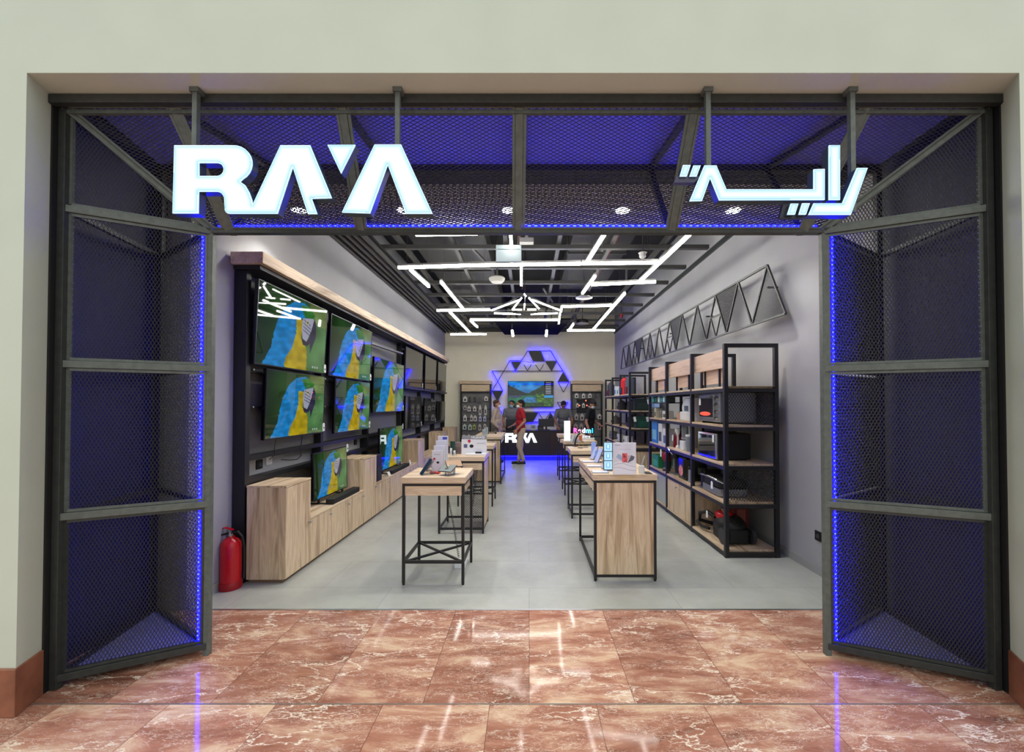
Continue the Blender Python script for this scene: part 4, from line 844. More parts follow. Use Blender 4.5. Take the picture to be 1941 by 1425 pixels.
MB().box(2.086, 2.09, 4.61, 5.03, z + .035, z + .275).obj('mirror_glass', mat('mirror_glass', (90, 100, 115), .04, metal=.9), d); price(t, (2.083, 4.61, z + .2), AY, NX)
for y in (4.62, 5.02): MB().box(2.14, 2.45, y - .01, y + .01, z, z + .012).obj('foot', BLK, t)
z = LEV[1]; t = thing('contact_grill', 'black and silver contact grill with price tag on the nearest bay lower shelf', 'grill', (2.3, 4.75, z))
MB().rbox(2.1, 2.42, 4.52, 4.98, z + .01, z + .09, .03).obj('base', cm((165, 168, 174), .25, metal=.8), t, bevel=.004); MB().rbox(2.11, 2.42, 4.53, 4.97, z + .095, z + .19, .05).obj('lid', BLK, t, bevel=.02)
MB().tube([(2.14, 4.52, z + .16), (2.08, 4.54, z + .19), (2.075, 4.75, z + .2), (2.08, 4.96, z + .19), (2.14, 4.98, z + .16)], .012, 8).obj('handle', CHROME, t, smooth=True); price(t, (2.06, 4.60, z + .08), AY, NX)
for y in (4.56, 4.94): MB().box(2.14, 2.4, y - .01, y + .01, z, z + .01).obj('foot', BLK, t)
t = thing('capsule_coffee_maker', 'slim black coffee maker at the far end of the lower shelf in the nearest bay', 'coffee maker', (2.25, 5.09, z)); MB().rbox(2.14, 2.36, 5.03, 5.13, z, z + .22, .02).rbox(2.1, 2.2, 5.04, 5.12, z + .16, z + .24, .02).obj('body', BLK, t, bevel=.004); MB().box(2.1, 2.2, 5.04, 5.12, z, z + .02).obj('drip_tray', SILVER, t)
# vacuum
z = LEV[0]; t = thing('vacuum_cleaner', 'black and red canister vacuum cleaner on the bottom shelf of the nearest bay', 'vacuum cleaner', (2.3, 4.7, z))
MB().ell((2.28, 4.66, z + .16), .16, .2, .13).rbox(2.15, 2.42, 4.45, 4.85, z + .02, z + .16, .06).obj('body', BLK, t, smooth=True); MB().ell((2.25, 4.72, z + .25), .10, .14, .07).obj('lid', RED, t, smooth=True)
for x in (2.13, 2.43): MB().lathe((x, 4.5, z + .09), [(.088, -.02), (.09, 0), (.088, .02)], 24, axis=0).obj('wheel', cm((40, 40, 42), .5), t, smooth=True)
MB().tube([(2.2, 4.85, z + .2), (2.15, 4.95, z + .24), (2.1, 5.05, z + .2), (2.12, 5.1, z + .1), (2.3, 5.08, z + .05), (2.35, 4.9, z + .06)], .022, 10).obj('hose', BLK, t, smooth=True); MB().tube([(2.15, 4.9, z + .05), (2.10, 5.0, z + .05), (2.09, 5.1, z + .09)], .018, 8).obj('wand', BLK, t, smooth=True)
MB().tube([(2.2, 4.6, z + .28), (2.2, 4.66, z + .33), (2.22, 4.76, z + .33), (2.22, 4.8, z + .29)], .012, 8).obj('handle', CHROME, t, smooth=True); price(t, (2.09, 4.8, z + .2), AY, NX)
t = thing('carton', 'red and brown carton behind the vacuum cleaner on the bottom shelf', 'box', (2.5, 4.95, z)); MB().box(2.4, 2.56, 4.8, 5.1, z, z + .36).obj('box_body', cm((120, 30, 34), .6), t, bevel=.002); MB().box(2.43, 2.53, 4.798, 4.8, z + .1, z + .3).obj('printed_label', cm((160, 90, 80), .6), t)
# bay 2
z = LEV[3]; t = thing('food_processor', 'white food processor with a grey window on the upper shelf of the second bay', 'food processor', (2.25, 5.620, z))
MB().rbox(2.12, 2.36, 5.470, 5.790, z, z + .12, .05).obj('base', PLAST, t, bevel=.01); MB().rbox(2.14, 2.34, 5.460, 5.670, z + .12, z + .31, .04).obj('bowl', cm((206, 210, 218), .3), t, bevel=.01)
MB().ell((2.24, 5.740, z + .17), .09, .09, .14).obj('motor_housing', PLAST, t, smooth=True); MB().box(2.135, 2.142, 5.500, 5.630, z + .13, z + .2).obj('window', cm((90, 100, 112), .2), t); MB().rbox(2.2, 2.3, 5.510, 5.590, z + .31, z + .36, .02).obj('feed_tube', cm((190, 190, 196), .3), t)
t = thing('cup', 'small pink cup beside the white food processor', 'cup', (2.14, 5.830, z)); MB().lathe((2.14, 5.830, z), [(.025, 0), (.035, .08), (.037, .10), (.033, .10), (.022, .01)], 16).obj('bowl', cm((206, 160, 140), .5), t, smooth=True); MB().tube([(2.14, 5.870, z + .08), (2.14, 5.890, z + .05), (2.14, 5.860, z + .03)], .005, 6).obj('handle', cm((206, 160, 140), .5), t)
t = thing('air_fryer', 'black boxy appliance behind the white food processor', 'appliance', (2.45, 5.870, z)); MB().rbox(2.3, 2.58, 5.670, 6.070, z, z + .26, .04).obj('body', cm((34, 34, 36), .4), t, bevel=.01); MB().box(2.295, 2.3, 5.730, 5.970, z + .05, z + .2).obj('panel', cm((70, 70, 66), .4), t)
z = LEV[2]; t = thing('kettle', 'dark red electric kettle at the far end of the middle shelf in the second bay', 'kettle', (2.2, 6.000, z)); MB().lathe((2.2, 6.000, z), [(.08, 0), (.085, .02), (.08, .1), (.065, .2), (.05, .22)], 24).obj('body', cm((110, 16, 26), .25), t, smooth=True); MB().tube([(2.2, 6.060, z + .2), (2.2, 6.120, z + .17), (2.2, 6.120, z + .08), (2.2, 6.080, z + .05)], .012, 8).obj('handle', BLK, t, smooth=True); price(t, (2.11, 5.990, z + .1), AY, NX)
t = thing('hand_blender', 'white stick blender standing upright in the second bay', 'blender', (2.14, 5.890, z)); MB().lathe((2.14, 5.890, z), [(.03, 0), (.034, .02), (.012, .05), (.012, .18), (.028, .22), (.04, .27), (.036, .28)], 18).obj('shaft', PLAST, t, smooth=True); MB().lathe((2.14, 5.890, z), [(.034, .28), (.025, .285), (.01, .29)], 18).obj('cap', cm((190, 190, 192), .4), t, smooth=True)
t = thing('blender', 'white jug blender with a grey jar in the middle of the second bay', 'blender', (2.17, 5.670, z)); MB().rbox(2.1, 2.24, 5.600, 5.740, z, z + .13, .03).obj('base', PLAST, t, bevel=.008); MB().lathe((2.17, 5.670, z), [(.045, .13), (.055, .2), (.06, .36), (.05, .38)], 20).obj('jar', cm((120, 126, 128), .15), t, smooth=True); MB().tube([(2.17, 5.610, z + .34), (2.17, 5.550, z + .33), (2.17, 5.540, z + .22), (2.17, 5.610, z + .18)], .01, 8).obj('handle', PLAST, t, smooth=True); MB().lathe((2.17, 5.670, z), [(.062, .15), (.062, .175)], 20).obj('collar', SILVER, t)
t = thing('glass_jar', 'clear blender jar with a white lid, nearest in the second bay', 'jar', (2.14, 5.480, z)); MB().lathe((2.14, 5.480, z), [(.035, 0), (.04, .02), (.045, .2), (.043, .2)], 20).obj('jar', cm((130, 138, 142), .1), t, smooth=True); MB().lathe((2.14, 5.480, z), [(.047, .2), (.047, .225), (.02, .23)], 20).obj('lid', PLAST, t, smooth=True)
t = thing('carton', 'white carton behind the red kettle', 'box', (2.4, 6.050, z)); MB().box(2.34, 2.5, 5.920, 6.150, z, z + .34).obj('box_body', CARD, t, bevel=.002); MB().box(2.336, 2.34, 5.970, 6.100, z + .2, z + .3).obj('printed_label', cm((190, 90, 90), .6), t)
z = LEV[1]; t = thing('deep_fryer', 'black appliance with an orange food picture on the lower shelf of the second bay', 'fryer', (2.25, 5.670, z)); MB().rbox(2.1, 2.42, 5.490, 5.850, z + .01, z + .30, .1).obj('body', GLOSSB, t, bevel=.02); MB().rbox(2.14, 2.4, 5.530, 5.810, z + .3, z + .34, .1).obj('lid', BLK, t, bevel=.01)
MB().lathe((2.099, 5.670, z + .12), [(.075, -.003), (.078, 0)], 24, axis=0).obj('sticker', mat('food_sticker', (206, 130, 96), .4, noise=.7, nscale=30), t); MB().box(2.12, 2.4, 5.530, 5.810, z, z + .012).obj('foot', BLK, t)
t = thing('coffee_machine', 'black espresso machine with chrome levers behind the round black appliance', 'coffee maker', (2.25, 6.030, z)); MB().rbox(2.18, 2.42, 5.920, 6.150, z, z + .34, .03).rbox(2.1, 2.3, 5.930, 6.140, z + .24, z + .36, .03).obj('body', BLK, t, bevel=.006); MB().tube([(2.09, 5.970, z + .3), (2.05, 5.970, z + .36), (2.05, 6.030, z + .38)], .01, 8).cyl((2.08, 6.070, z + .33), (2.06, 6.070, z + .33), .018, 12).obj('lever', CHROME, t, smooth=True); MB().box(2.1, 2.2, 5.940, 6.130, z, z + .02).obj('drip_tray', SILVER, t)
t = thing('travel_mug', 'grey metal flask at the near end of the lower shelf in the second bay', 'flask', (2.13, 5.415, z)); MB().lathe((2.13, 5.415, z), [(.022, 0), (.028, .02), (.028, .17)], 16).obj('body', SILVER, t, smooth=True); MB().lathe((2.13, 5.415, z), [(.029, .17), (.029, .2), (.02, .21)], 16).obj('lid', BLK, t, smooth=True)
# bay 3 and far bays: boxes
def bx(label, cat, x0, x1, y0, y1, z0, h, c, c2=None, name='carton', face='x'):
    t = thing(name, label, cat, ((x0 + x1) / 2, (y0 + y1) / 2, z0)); MB().box(x0, x1, y0, y1, z0, z0 + h).obj('box_body', cm(c, .55), t, bevel=.002)
    if c2:
        if face == 'x': MB().box(x0 - .0015, x0, y0 + .15 * (y1 - y0), y1 - .15 * (y1 - y0), z0 + h * .15, z0 + h * .6).obj('printed_label', cm(c2, .5), t)
        else: MB().box(x0 + .15 * (x1 - x0), x1 - .15 * (x1 - x0), y0 - .0015, y0, z0 + h * .15, z0 + h * .6).obj('printed_label', cm(c2, .5), t)
    return t
z = LEV[3]
o = MB().box(2.06, 2.36, 6.2, 6.96, z + .235, z + .25).obj('half_shelf', BLACK); tag(o, 'thin black half height shelf carrying teal cartons in the third bay', 'shelf')
MB().box(2.34, 2.36, 6.2, 6.22, z, z + .235).obj('support', BLACK, o); MB().box(2.34, 2.36, 6.94, 6.96, z, z + .235).obj('support', BLACK, o)
for k, (y, c, l) in enumerate(((6.86, (30, 120, 104), 'teal green'), (6.72, (24, 84, 84), 'dark teal'), (6.58, (190, 206, 206), 'white and grey'), (6.45, (44, 120, 128), 'blue green'), (6.33, (150, 190, 190), 'pale aqua'), (6.21, (60, 74, 80), 'slate grey'))):
    bx('%s narrow carton on the half shelf high in the third bay' % l, 'box', 2.10, 2.22, y, y + .1, z + .25, .12, c, tuple(min(255, int(v * 1.3 + 20)) for v in c))
for k, (y, c, h, l) in enumerate(((6.86, (70, 70, 66), .17, 'dark grey'), (6.74, (180, 178, 160), .16, 'cream'), (6.22, (214, 214, 206), .12, 'white'), (6.46, (120, 118, 108), .13, 'taupe'))):
    bx('small %s carton under the half shelf in the third bay' % l, 'box', 2.09, 2.2, y, y + (.2 if k == 2 else .1), z, h, c, (90, 88, 80))
z = LEV[2]; bx('tall blue carton on the middle shelf of the third bay', 'box', 2.07, 2.2, 6.62, 6.9, z, .36, (44, 116, 196), (120, 180, 210))
bx('tall white carton beside the blue one in the third bay', 'box', 2.07, 2.2, 6.38, 6.56, z, .33, (214, 216, 218), (70, 80, 96)); bx('shorter white carton at the near end of the middle shelf in the third bay', 'box', 2.07, 2.2, 6.18, 6.34, z, .26, (222, 222, 220), (90, 100, 120))
z = LEV[1]; bx('green carton on the lower shelf of the third bay', 'box', 2.08, 2.26, 6.6, 6.92, z, .2, (30, 120, 70), (60, 160, 90))
t = thing('upright_vacuum', 'dark red upright vacuum with a white tag in the third bay', 'vacuum cleaner', (2.12, 6.34, z)); MB().ell((2.13, 6.34, z + .23), .07, .09, .1).obj('dust_bin', cm((160, 18, 44), .25), t, smooth=True); MB().lathe((2.13, 6.36, z), [(.06, 0), (.06, .03), (.035, .06), (.04, .16)], 16).obj('body', cm((50, 50, 60), .4), t, smooth=True); MB().cyl((2.13, 6.34, z + .3), (2.13, 6.34, z + .37), .018, 10).obj('neck', BLK, t); price(t, (2.05, 6.34, z + .22), AY, NX, 1.4)
bx('white carton at the back of the lower shelf in the third bay', 'box', 2.3, 2.45, 6.5, 6.8, z, .3, (190, 192, 190), (90, 130, 130))
# far group: bags on top
def bag(label, x, y, z, w_, h, c, c2=None, name='backpack', cat='bag'):
    t = thing(name, label, cat, (x, y, z)); MB().rbox(x - .07, x + .07, y - w_ / 2, y + w_ / 2, z, z + h * .8, .05, 5).ell((x, y, z + h * .78), .07, w_ / 2, h * .22).obj('body', cm(c, .8), t, smooth=True)
    MB().rbox(x - .10, x - .06, y - w_ * .36, y + w_ * .36, z + .03, z + h * .42, .018).obj('pocket', cm(c2 or tuple(int(v * .7) for v in c), .8), t, bevel=.01)
    MB().tube([(x, y - .03, z + h * .97), (x, y - .03, z + h * 1.06), (x, y + .03, z + h * 1.06), (x, y + .03, z + h * .97)], .008, 6).obj('handle', BLK, t, smooth=True)
z = LB[4]
bag('dark grey backpack on top of the far shelves beside the back wall', 2.12, 10.6, z, .34, .36, (70, 72, 78), (90, 40, 50)); bag('pinkish beige backpack on top of the far shelves', 2.3, 9.95, z, .3, .38, (170, 140, 138))
bag('bright red backpack on top of the far shelves', 2.12, 9.1, z, .28, .38, (206, 30, 42), (50, 50, 70)); bag('slate blue and maroon backpack on top of the far shelves', 2.12, 8.62, z, .28, .38, (86, 96, 112), (110, 24, 40))
bx('white and teal detergent carton among the backpacks', 'box', 2.06, 2.2, 9.45, 9.62, z, .2, (220, 226, 230), (40, 140, 160)); bx('second white and blue carton among the backpacks', 'box', 2.06, 2.2, 9.72, 9.88, z, .22, (214, 222, 228), (50, 110, 160))
for k, (y, zl, w_, h, c, l) in enumerate(((8.7, 3, .4, .24, (22, 24, 26), 'black bag on the fourth shelf at the near end of the far group'), (9.7, 3, .34, .22, (40, 42, 46), 'charcoal bag on the fourth shelf in the middle of the far group'),
                                      (8.75, 2, .4, .26, (24, 30, 30), 'black bag with a white tag on the third shelf of the far group'), (10.4, 2, .35, .2, (110, 104, 104), 'grey brown bag on the third shelf by the back wall'))):
    bag(l, 2.2, y, LB[zl], w_, h, c)
bx('dark green suitcase shaped box on the third shelf seen from the end', 'bag', 2.18, 2.58, 8.36, 8.6, LB[2], .25, (18, 58, 50), (26, 80, 70), 'suitcase', 'y'); bx('black case with a white tag on the fourth shelf seen from the end', 'bag', 2.16, 2.56, 8.36, 8.6, LB[3], .25, (20, 34, 32), (30, 50, 46), 'suitcase', 'y')
for x, zl, l in ((2.42, 3, 'white hang tag on the black case of the far shelves'), (2.40, 2, 'white hang tag on the dark green case of the far shelves'), (2.14, 2, 'white hang tag beside the dark green case')):
    o = MB().prism([(0, 0), (.05, 0), (.05, .1), (0, .1)], (x, 8.34, LB[zl] + .13), (.98, 0, .2), (-.2, 0, .98), (0, .003, 0)).obj('hang_tag', CARD); tag(o, l, 'price tag')
def toaster(label, y, c):
    z = LB[1]; t = thing('toaster', label, 'toaster', (2.13, y, z)); MB().rbox(2.06, 2.22, y - .14, y + .14, z + .01, z + .19, .03).obj('body', cm(c, .3), t, bevel=.02); MB().box(2.09, 2.11, y - .1, y + .1, z + .188, z + .193).box(2.15, 2.17, y - .1, y + .1, z + .188, z + .193).obj('slot', BLK, t); MB().box(2.045, 2.06, y + .03, y + .08, z + .08, z + .1).obj('lever', BLK, t); MB().box(2.07, 2.21, y - .12, y + .12, z, z + .012).obj('foot', BLK, t)
toaster('white toaster on the lower shelf of the far group, nearer one', 8.85, (220, 220, 214)); toaster('white toaster on the lower shelf of the far group, further one', 9.5, (210, 212, 208)); toaster('grey toaster on the lower shelf by the back wall', 10.4, (120, 122, 126))
for k, (x, z0, h, c, l) in enumerate(((2.10, 1.82, .02, (150, 70, 50), 'thin brown case lying on top near end'), (2.5, 1.5, .3, (120, 150, 200), 'pale blue'), (2.5, 1.14, .22, (50, 150, 110), 'green'), (2.5, .9, .2, (200, 200, 190), 'white'))):
    if k: bx('%s carton on a ledge at the wall end between the two shelving groups' % l, 'box', 2.47, 2.6, 8.12, 8.26, z0, h, c, tuple(min(255, v + 50) for v in c), face='y')
t = thing('wall_ledge', 'black bracket ladder holding cartons at the wall between the shelving groups', 'shelf', (2.55, 8.2, 0))
for x in (2.46, 2.6): MB().box(x, x + .015, 8.27, 8.285, .72, 1.85).obj('upright', BLACK, t)
for z0 in (1.48, 1.12, .88): MB().box(2.46, 2.615, 8.10, 8.285, z0 , z0 + .02).obj('ledge', BLACK, t)

# ---------------------------------------------------------------- black truss decoration on the right wall
tz = thing('wall_truss', 'long black metal truss of triangles mounted high on the right wall', 'wall decoration', (2.6, 7.8, 2.85))
XT = 2.60; st = .62; y0 = 4.13
def tzp(u, top): # u in units
    y = y0 + st * u; f = (y - 4.13) / 7.2; return Vector((XT, y, (3.12 + .05 * f) if top else (2.525 + .08 * f)))
NB = 12
m = MB(); m.bar(tzp(0, 0), tzp(NB, 0), .022); m.bar(tzp(.5, 1), tzp(NB - .5, 1), .022); m.obj('chord', STEELD, tz)
for k in range(NB):
    MB().bar(tzp(k, 0), tzp(k + .5, 1), .02).obj('strut', BLACK, tz); MB().bar(tzp(k + .5, 1), tzp(k + 1, 0), .02).obj('strut', BLACK, tz)
def tri_mesh(a, b, c):
    O = a; U = (b - a).normalized(); N = U.cross(c - a).normalized(); V = N.cross(U)
    P = [(0, 0), ((b - a).length, 0), ((c - a).dot(U), (c - a).dot(V))]
    lattice('mesh_infill', O, U, V, P, .03, .014, MESHB, tz, wd=.0042)
for k, up in ((0, 1), (1.5, 0), (3, 1), (4.5, 0), (7, 1), (8.5, 0), (10, 1)):
    if up: tri_mesh(tzp(k, 0), tzp(k + 1, 0), tzp(k + .5, 1))
    else: tri_mesh(tzp(k, 1), tzp(k + 1, 1), tzp(k + .5, 0))
for k in (2, 5, 7, 9):   # small inner triangles
    a, b, c = tzp(k, 0), tzp(k + 1, 0), tzp(k + .5, 1); ab, bc, ca = (a + b) / 2, (b + c) / 2, (c + a) / 2
    m = MB(); m.bar(ab, bc, .015).bar(bc, ca, .015).bar(ca, ab, .015).obj('inner_triangle', BLACK, tz)
for u in (.5, 3, 5.5, 9): q = tzp(u, 0) + Vector((0, 0, .35)); MB().bar(q - Vector((.0, 0, 0)), (XR - .02, q.y, q.z), .02).obj('wall_bracket', BLACK, tz)

# ---------------------------------------------------------------- back wall: halo logo, lake screen, racks, counter
YW = YB - .09
def b3(x, y, Y=YW): return aY(860 + x / 5.483, 640 + y / 5.483, Y)
hl = thing('halo_frame', 'black triangle lattice on the back wall with blue light glowing behind it', 'wall decoration', b3(800, 500, YB - .05))
SEG = [((768, 137), (1007, 137)), ((768, 137), (640, 345)), ((1007, 137), (1200, 460)), ((585, 238), (700, 240)), ((823, 243), (1068, 243)), ((585, 238), (400, 550)), ((400, 345), (1135, 345)), ((400, 345), (510, 550)), ((395, 552), (510, 552)),
       ((600, 250), (640, 345)), ((730, 280), (767, 345)), ((767, 345), (808, 278)), ((850, 278), (893, 345)), ((893, 345), (937, 275)), ((905, 140), (945, 243)), ((955, 248), (1018, 345)), ((1018, 345), (1068, 248)),
       ((1083, 458), (1140, 355)), ((1083, 458), (1200, 458)), ((1083, 458), (1140, 565)), ((1140, 565), (1200, 458)), ((1075, 670), (1187, 670)), ((1075, 670), (1130, 760)), ((1187, 670), (1130, 760)), ((690, 770), (1130, 770)), ((880, 775), (940, 870)), ((940, 870), (1003, 775)), ((1003, 775), (1060, 870)), ((400, 552), (455, 655)), ((455, 655), (510, 552)), ((455, 700), (500, 780)), ((690, 872), (1150, 872)), ((1130, 770), (1090, 860))]
for a, b in SEG: MB().bar(b3(*a), b3(*b), .022, .02).obj('bar', BLACK, hl)
for P in ([(775, 140), (905, 140), (945, 243), (823, 243)], [(395, 555), (508, 555), (452, 650)], [(598, 250), (697, 250), (645, 340)], [(957, 248), (1065, 248), (1018, 340)], [(1140, 358), (1195, 455), (1085, 455)], [(700, 775), (880, 775), (822, 878), (700, 878)], [(1005, 780), (962, 868), (1048, 868)]):
    Q = [(b3(*p).x, b3(*p).z) for p in P]; MB().prism(Q, (0, YW - .012, 0), (1, 0, 0), (0, 0, 1), (0, .008, 0)).obj('infill_plate', MESHB, hl)
HALO = mat('halo_led', (10, 10, 80), .5, emit=(.002, .001, 1), es=70)
for a, b in (((768, 137), (1007, 137)), ((1007, 137), (1200, 440)), ((585, 236), (700, 236)), ((700, 240), (830, 260)), ((400, 348), (510, 550)), ((585, 240), (645, 345)), ((905, 140), (945, 230)), ((395, 556), (510, 556)), ((1083, 460), (1200, 460)), ((850, 768), (1130, 768)), ((780, 875), (900, 875)), ((1190, 670), (1150, 740)), ((455, 700), (500, 780))):
    MB().bar(b3(*a, YB - .03), b3(*b, YB - .03), .012, .012).obj('led_strip', HALO, hl)
for a in ((768, 137), (1007, 137), (400, 345), (1135, 345), (1140, 458), (455, 600), (940, 772), (700, 345)): MB().bar(b3(*a), b3(*a, YB - .001), .015).obj('standoff', BLK, hl)
# lake TV
a, b = b3(563, 450, YB - .12), b3(1038, 718, YB - .12)
t = thing('television', 'television showing a mountain lake on the back wall behind the cash counter', 'television', ((a.x + b.x) / 2, YB - .1, (a.z + b.z) / 2))
MB().box(a.x, b.x, YB - .118, YB - .08, b.z, a.z).box((a.x + b.x) / 2 - .3, (a.x + b.x) / 2 + .3, YB - .08, YB - .001, (a.z + b.z) / 2 - .2, (a.z + b.z) / 2 + .2).obj('housing', GLOSSB, t)
put_picture('screen', PIC['lake'], SCREEN, t, Matrix.Translation((a.x + .012, YB - .1195, b.z + .014)), b.x - a.x - .024, a.z - b.z - .026)
# racks
def rack(label, x0p, x1p, side):
    Yr = YB - .25; a, b = aY(x0p, 721.5, Yr), aY(x1p, 721.5, Yr); x0, x1, zt = a.x, b.x, a.z
    t = thing('accessory_rack', label, 'display rack', ((x0 + x1) / 2, YB - .12, 0))
    MB().box(x0 - .02, x1 + .02, Yr - .03, YB - .001, zt - .1, zt).obj('top_board', WOODX, t, bevel=.003)
    for x in (x0, x1 - .04): MB().box(x, x + .04, Yr, YB - .001, 0, zt - .1).obj('side_post', BLACK, t)
    MB().box(x0 + .04, x1 - .04, Yr + .01, Yr + .03, zt - .33, zt - .12).obj('header_board', WOODX, t); MB().box(x0 + .04, x1 - .04, Yr, Yr + .03, zt - .36, zt - .33).obj('rail', BLACK, t); MB().box(x0 + .04, x1 - .04, Yr, Yr + .03, zt - .12, zt - .1).obj('rail', BLACK, t)
    MB().box(x0 + .04, x1 - .04, Yr + .10, Yr + .11, .05, zt - .33).obj('perforated_panel', PERF, t)
    for z in (1.15, 1.45, .6): MB().box(x0 + .04, x1 - .04, Yr + .085, Yr + .10, z, z + .02).obj('panel_seam', BLACK, t)
    return t
rack('black accessory rack with oak header to the left of the counter', 872.5, 930.5, 'l'); rack('black accessory rack with oak header to the right of the counter', 1082.5, 1142, 'r')
ORD = ['first', 'second', 'third', 'fourth', 'fifth', 'sixth']
def packs(rows, ox, oy, s, side, grp):
    Yk = YB - .25
    for r, row in enumerate(rows):
        for c, (x0, x1, y0, y1, col, kind) in enumerate(row):
            a = aY(ox + x0 / s, oy + y0 / s, Yk + .02); b = aY(ox + x1 / s, oy + y1 / s, Yk + .02); w_ = b.x - a.x; h = a.z - b.z
            t = thing('accessory_pack', '%s pack hanging %s in the %s row of the %s rack' % (kind, ORD[c], ORD[r], side), 'package', ((a.x + b.x) / 2, Yk + .02, b.z), 0, grp)
            hb = h * .72
            MB().box(a.x, b.x, Yk + .0, Yk + .03, b.z, b.z + hb).prism([(0, hb), (w_, hb), (w_ * .62, h), (w_ * .38, h)], (a.x, Yk + .012, b.z), (1, 0, 0), (0, 0, 1), (0, .004, 0)).obj('card', cm(col, .5), t)
            dk = (40, 40, 44) if sum(col) > 330 else (90, 90, 92)
            if 'blue' in kind: dk = (40, 60, 150)
            MB().box(a.x + w_ * .3, b.x - w_ * .3, Yk - .003, Yk, b.z + hb * .25, b.z + hb * .75).obj('window', cm(dk, .4), t)
            MB().cyl(((a.x + b.x) / 2, Yk - .02, b.z + h * .92), ((a.x + b.x) / 2, Yk + .10, b.z + h * .92), .004, 6).obj('peg_hook', SILVER, t)
W_, D_, B_, G_ = (216, 214, 210), (44, 44, 48), (200, 206, 226), (196, 212, 200)
packs([[(150, 215, 340, 435, W_, 'white boxed'), (240, 275, 350, 425, D_, 'small black'), (320, 350, 350, 430, D_, 'slim black'), (395, 440, 350, 440, (90, 90, 92), 'grey'), (487, 545, 340, 415, W_, 'white peaked')],
       [(155, 205, 485, 562, (180, 178, 176), 'pale grey'), (220, 270, 498, 582, W_, 'white'), (308, 358, 498, 582, W_, 'white'), (400, 440, 480, 642, W_, 'tall white'), (487, 527, 480, 642, W_, 'tall white')],
       [(155, 208, 635, 740, W_, 'white'), (262, 302, 632, 740, W_, 'white'), (314, 368, 645, 740, W_, 'wide white'), (402, 442, 652, 742, B_, 'white and blue'), (472, 516, 652, 742, B_, 'white and blue')],
       [(147, 202, 780, 872, G_, 'pale green'), (232, 288, 785, 878, G_, 'pale green'), (305, 350, 785, 868, (186, 200, 110), 'lime green'), (395, 435, 780, 885, (206, 200, 204), 'long white'), (475, 515, 778, 842, W_, 'short white')],
       [(130, 198, 950, 1040, W_, 'white'), (215, 262, 945, 1040, W_, 'white')]], 860, 710, 8.38, 'left', 'accessory packs on the left rack')
packs([[(190, 235, 290, 352, W_, 'white'), (280, 318, 292, 354, W_, 'white'), (357, 397, 290, 350, W_, 'white'), (430, 462, 290, 345, (76, 76, 78), 'dark grey'), (490, 512, 290, 340, (76, 76, 78), 'dark grey')],
       [(206, 240, 412, 468, W_, 'white'), (280, 314, 412, 470, W_, 'white'), (357, 395, 405, 466, W_, 'white')],
       [(190, 232, 540, 622, (190, 180, 176), 'beige'), (258, 302, 540, 628, (200, 192, 188), 'beige'), (470, 520, 545, 610, W_, 'white')],
       [(175, 226, 662, 750, (190, 168, 166), 'pinkish'), (250, 290, 662, 750, (196, 176, 172), 'pinkish'), (475, 512, 655, 742, (200, 160, 160), 'pink')]], 1060, 700, 6.478, 'right', 'accessory packs on the right rack')
t = thing('earphone_display', 'black display board with small red lights on the right rack', 'display', aY(1113, 770, YB - .2))
a, b = aY(1060 + 215 / 6.478, 700 + 365 / 6.478, YB - .2), aY(1060 + 440 / 6.478, 700 + 530 / 6.478, YB - .2); MB().box(a.x, b.x, YB - .19, YB - .15, b.z, a.z).obj('board', BLK, t)
for x, y in ((250, 442), (340, 442), (328, 383)): q = aY(1060 + x / 6.478, 700 + y / 6.478, YB - .2); MB().ell((q.x, YB - .193, q.z), .018, .008, .018, 10, 6).obj('red_light', mat('red_led', (255, 60, 40), .5, emit=(1, .1, .05), es=6), t, smooth=True)
# counter
YCt = 11.75
cx0, cx1 = -1.05, 1.22; zc = .86
ct = thing('cash_counter', 'dark cash counter with glowing white letters and a blue lit base', 'counter', (0, YCt + .2, 0))
MB().box(cx0, cx1, YCt, YCt + .4, .14, zc - .03).obj('body', cm((50, 32, 28), .35), ct, bevel=.003); MB().box(cx0 - .02, cx1 + .02, YCt - .03, YCt + .42, zc - .03, zc).obj('worktop', cm((28, 26, 28), .3), ct, bevel=.003)
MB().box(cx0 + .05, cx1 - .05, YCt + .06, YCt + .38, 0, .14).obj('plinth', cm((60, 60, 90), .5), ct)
MB().box(cx0 + .02, cx1 - .02, YCt - .006, YCt + .006, .115, .135).obj('led_strip', BLUELED, ct); MB().box(cx0 + .1, .62, YCt - .004, YCt, .16, zc - .06).obj('front_panel', cm((34, 26, 34), .3), ct)
def b4(x, y, Y): return aY(860 + x / 5.483, 640 + y / 5.483, Y)
def cl(P): return [(b4(x, y, YCt).x, b4(x, y, YCt).z) for x, y in P]
def RR(x0, x1, y0, y1): sx = (x1 - x0); sy = (y1 - y0); return lambda P: [(x0 + (x - 97) / 525 * sx, y0 + (y - 402) / 448 * sy) for x, y in P]
R_ = RR(526, 655, 992, 1088)
Rp = [(108, 402), (480, 402)] + arc(500, 520, 120, 118, -80, 60, 8) + [(540, 640), (572, 662), (600, 710), (618, 760), (640, 850), (468, 850)] + arc(468, 822, 28, 28, 90, 170, 3) + [(437, 770)] + arc(385, 760, 52, 55, -5, -85, 4) + [(268, 705), (265, 848), (97, 848)]
def cletter(loops): MB().prism(loops, (0, YCt - .035, 0), (1, 0, 0), (0, 0, 1), (0, .03, 0)).obj('letter', SIGNW2, ct)
cletter([cl(R_(Rp)), cl(R_(HO))])
cletter(cl([(655, 1088), (700, 992), (735, 992), (778, 1088), (750, 1088), (717, 1012), (685, 1088)])); cletter(cl([(735, 992), (765, 992), (750, 1020)])); cletter(cl([(748, 1088), (792, 992), (822, 992), (866, 1088), (832, 1088), (806, 1020), (782, 1088)]))
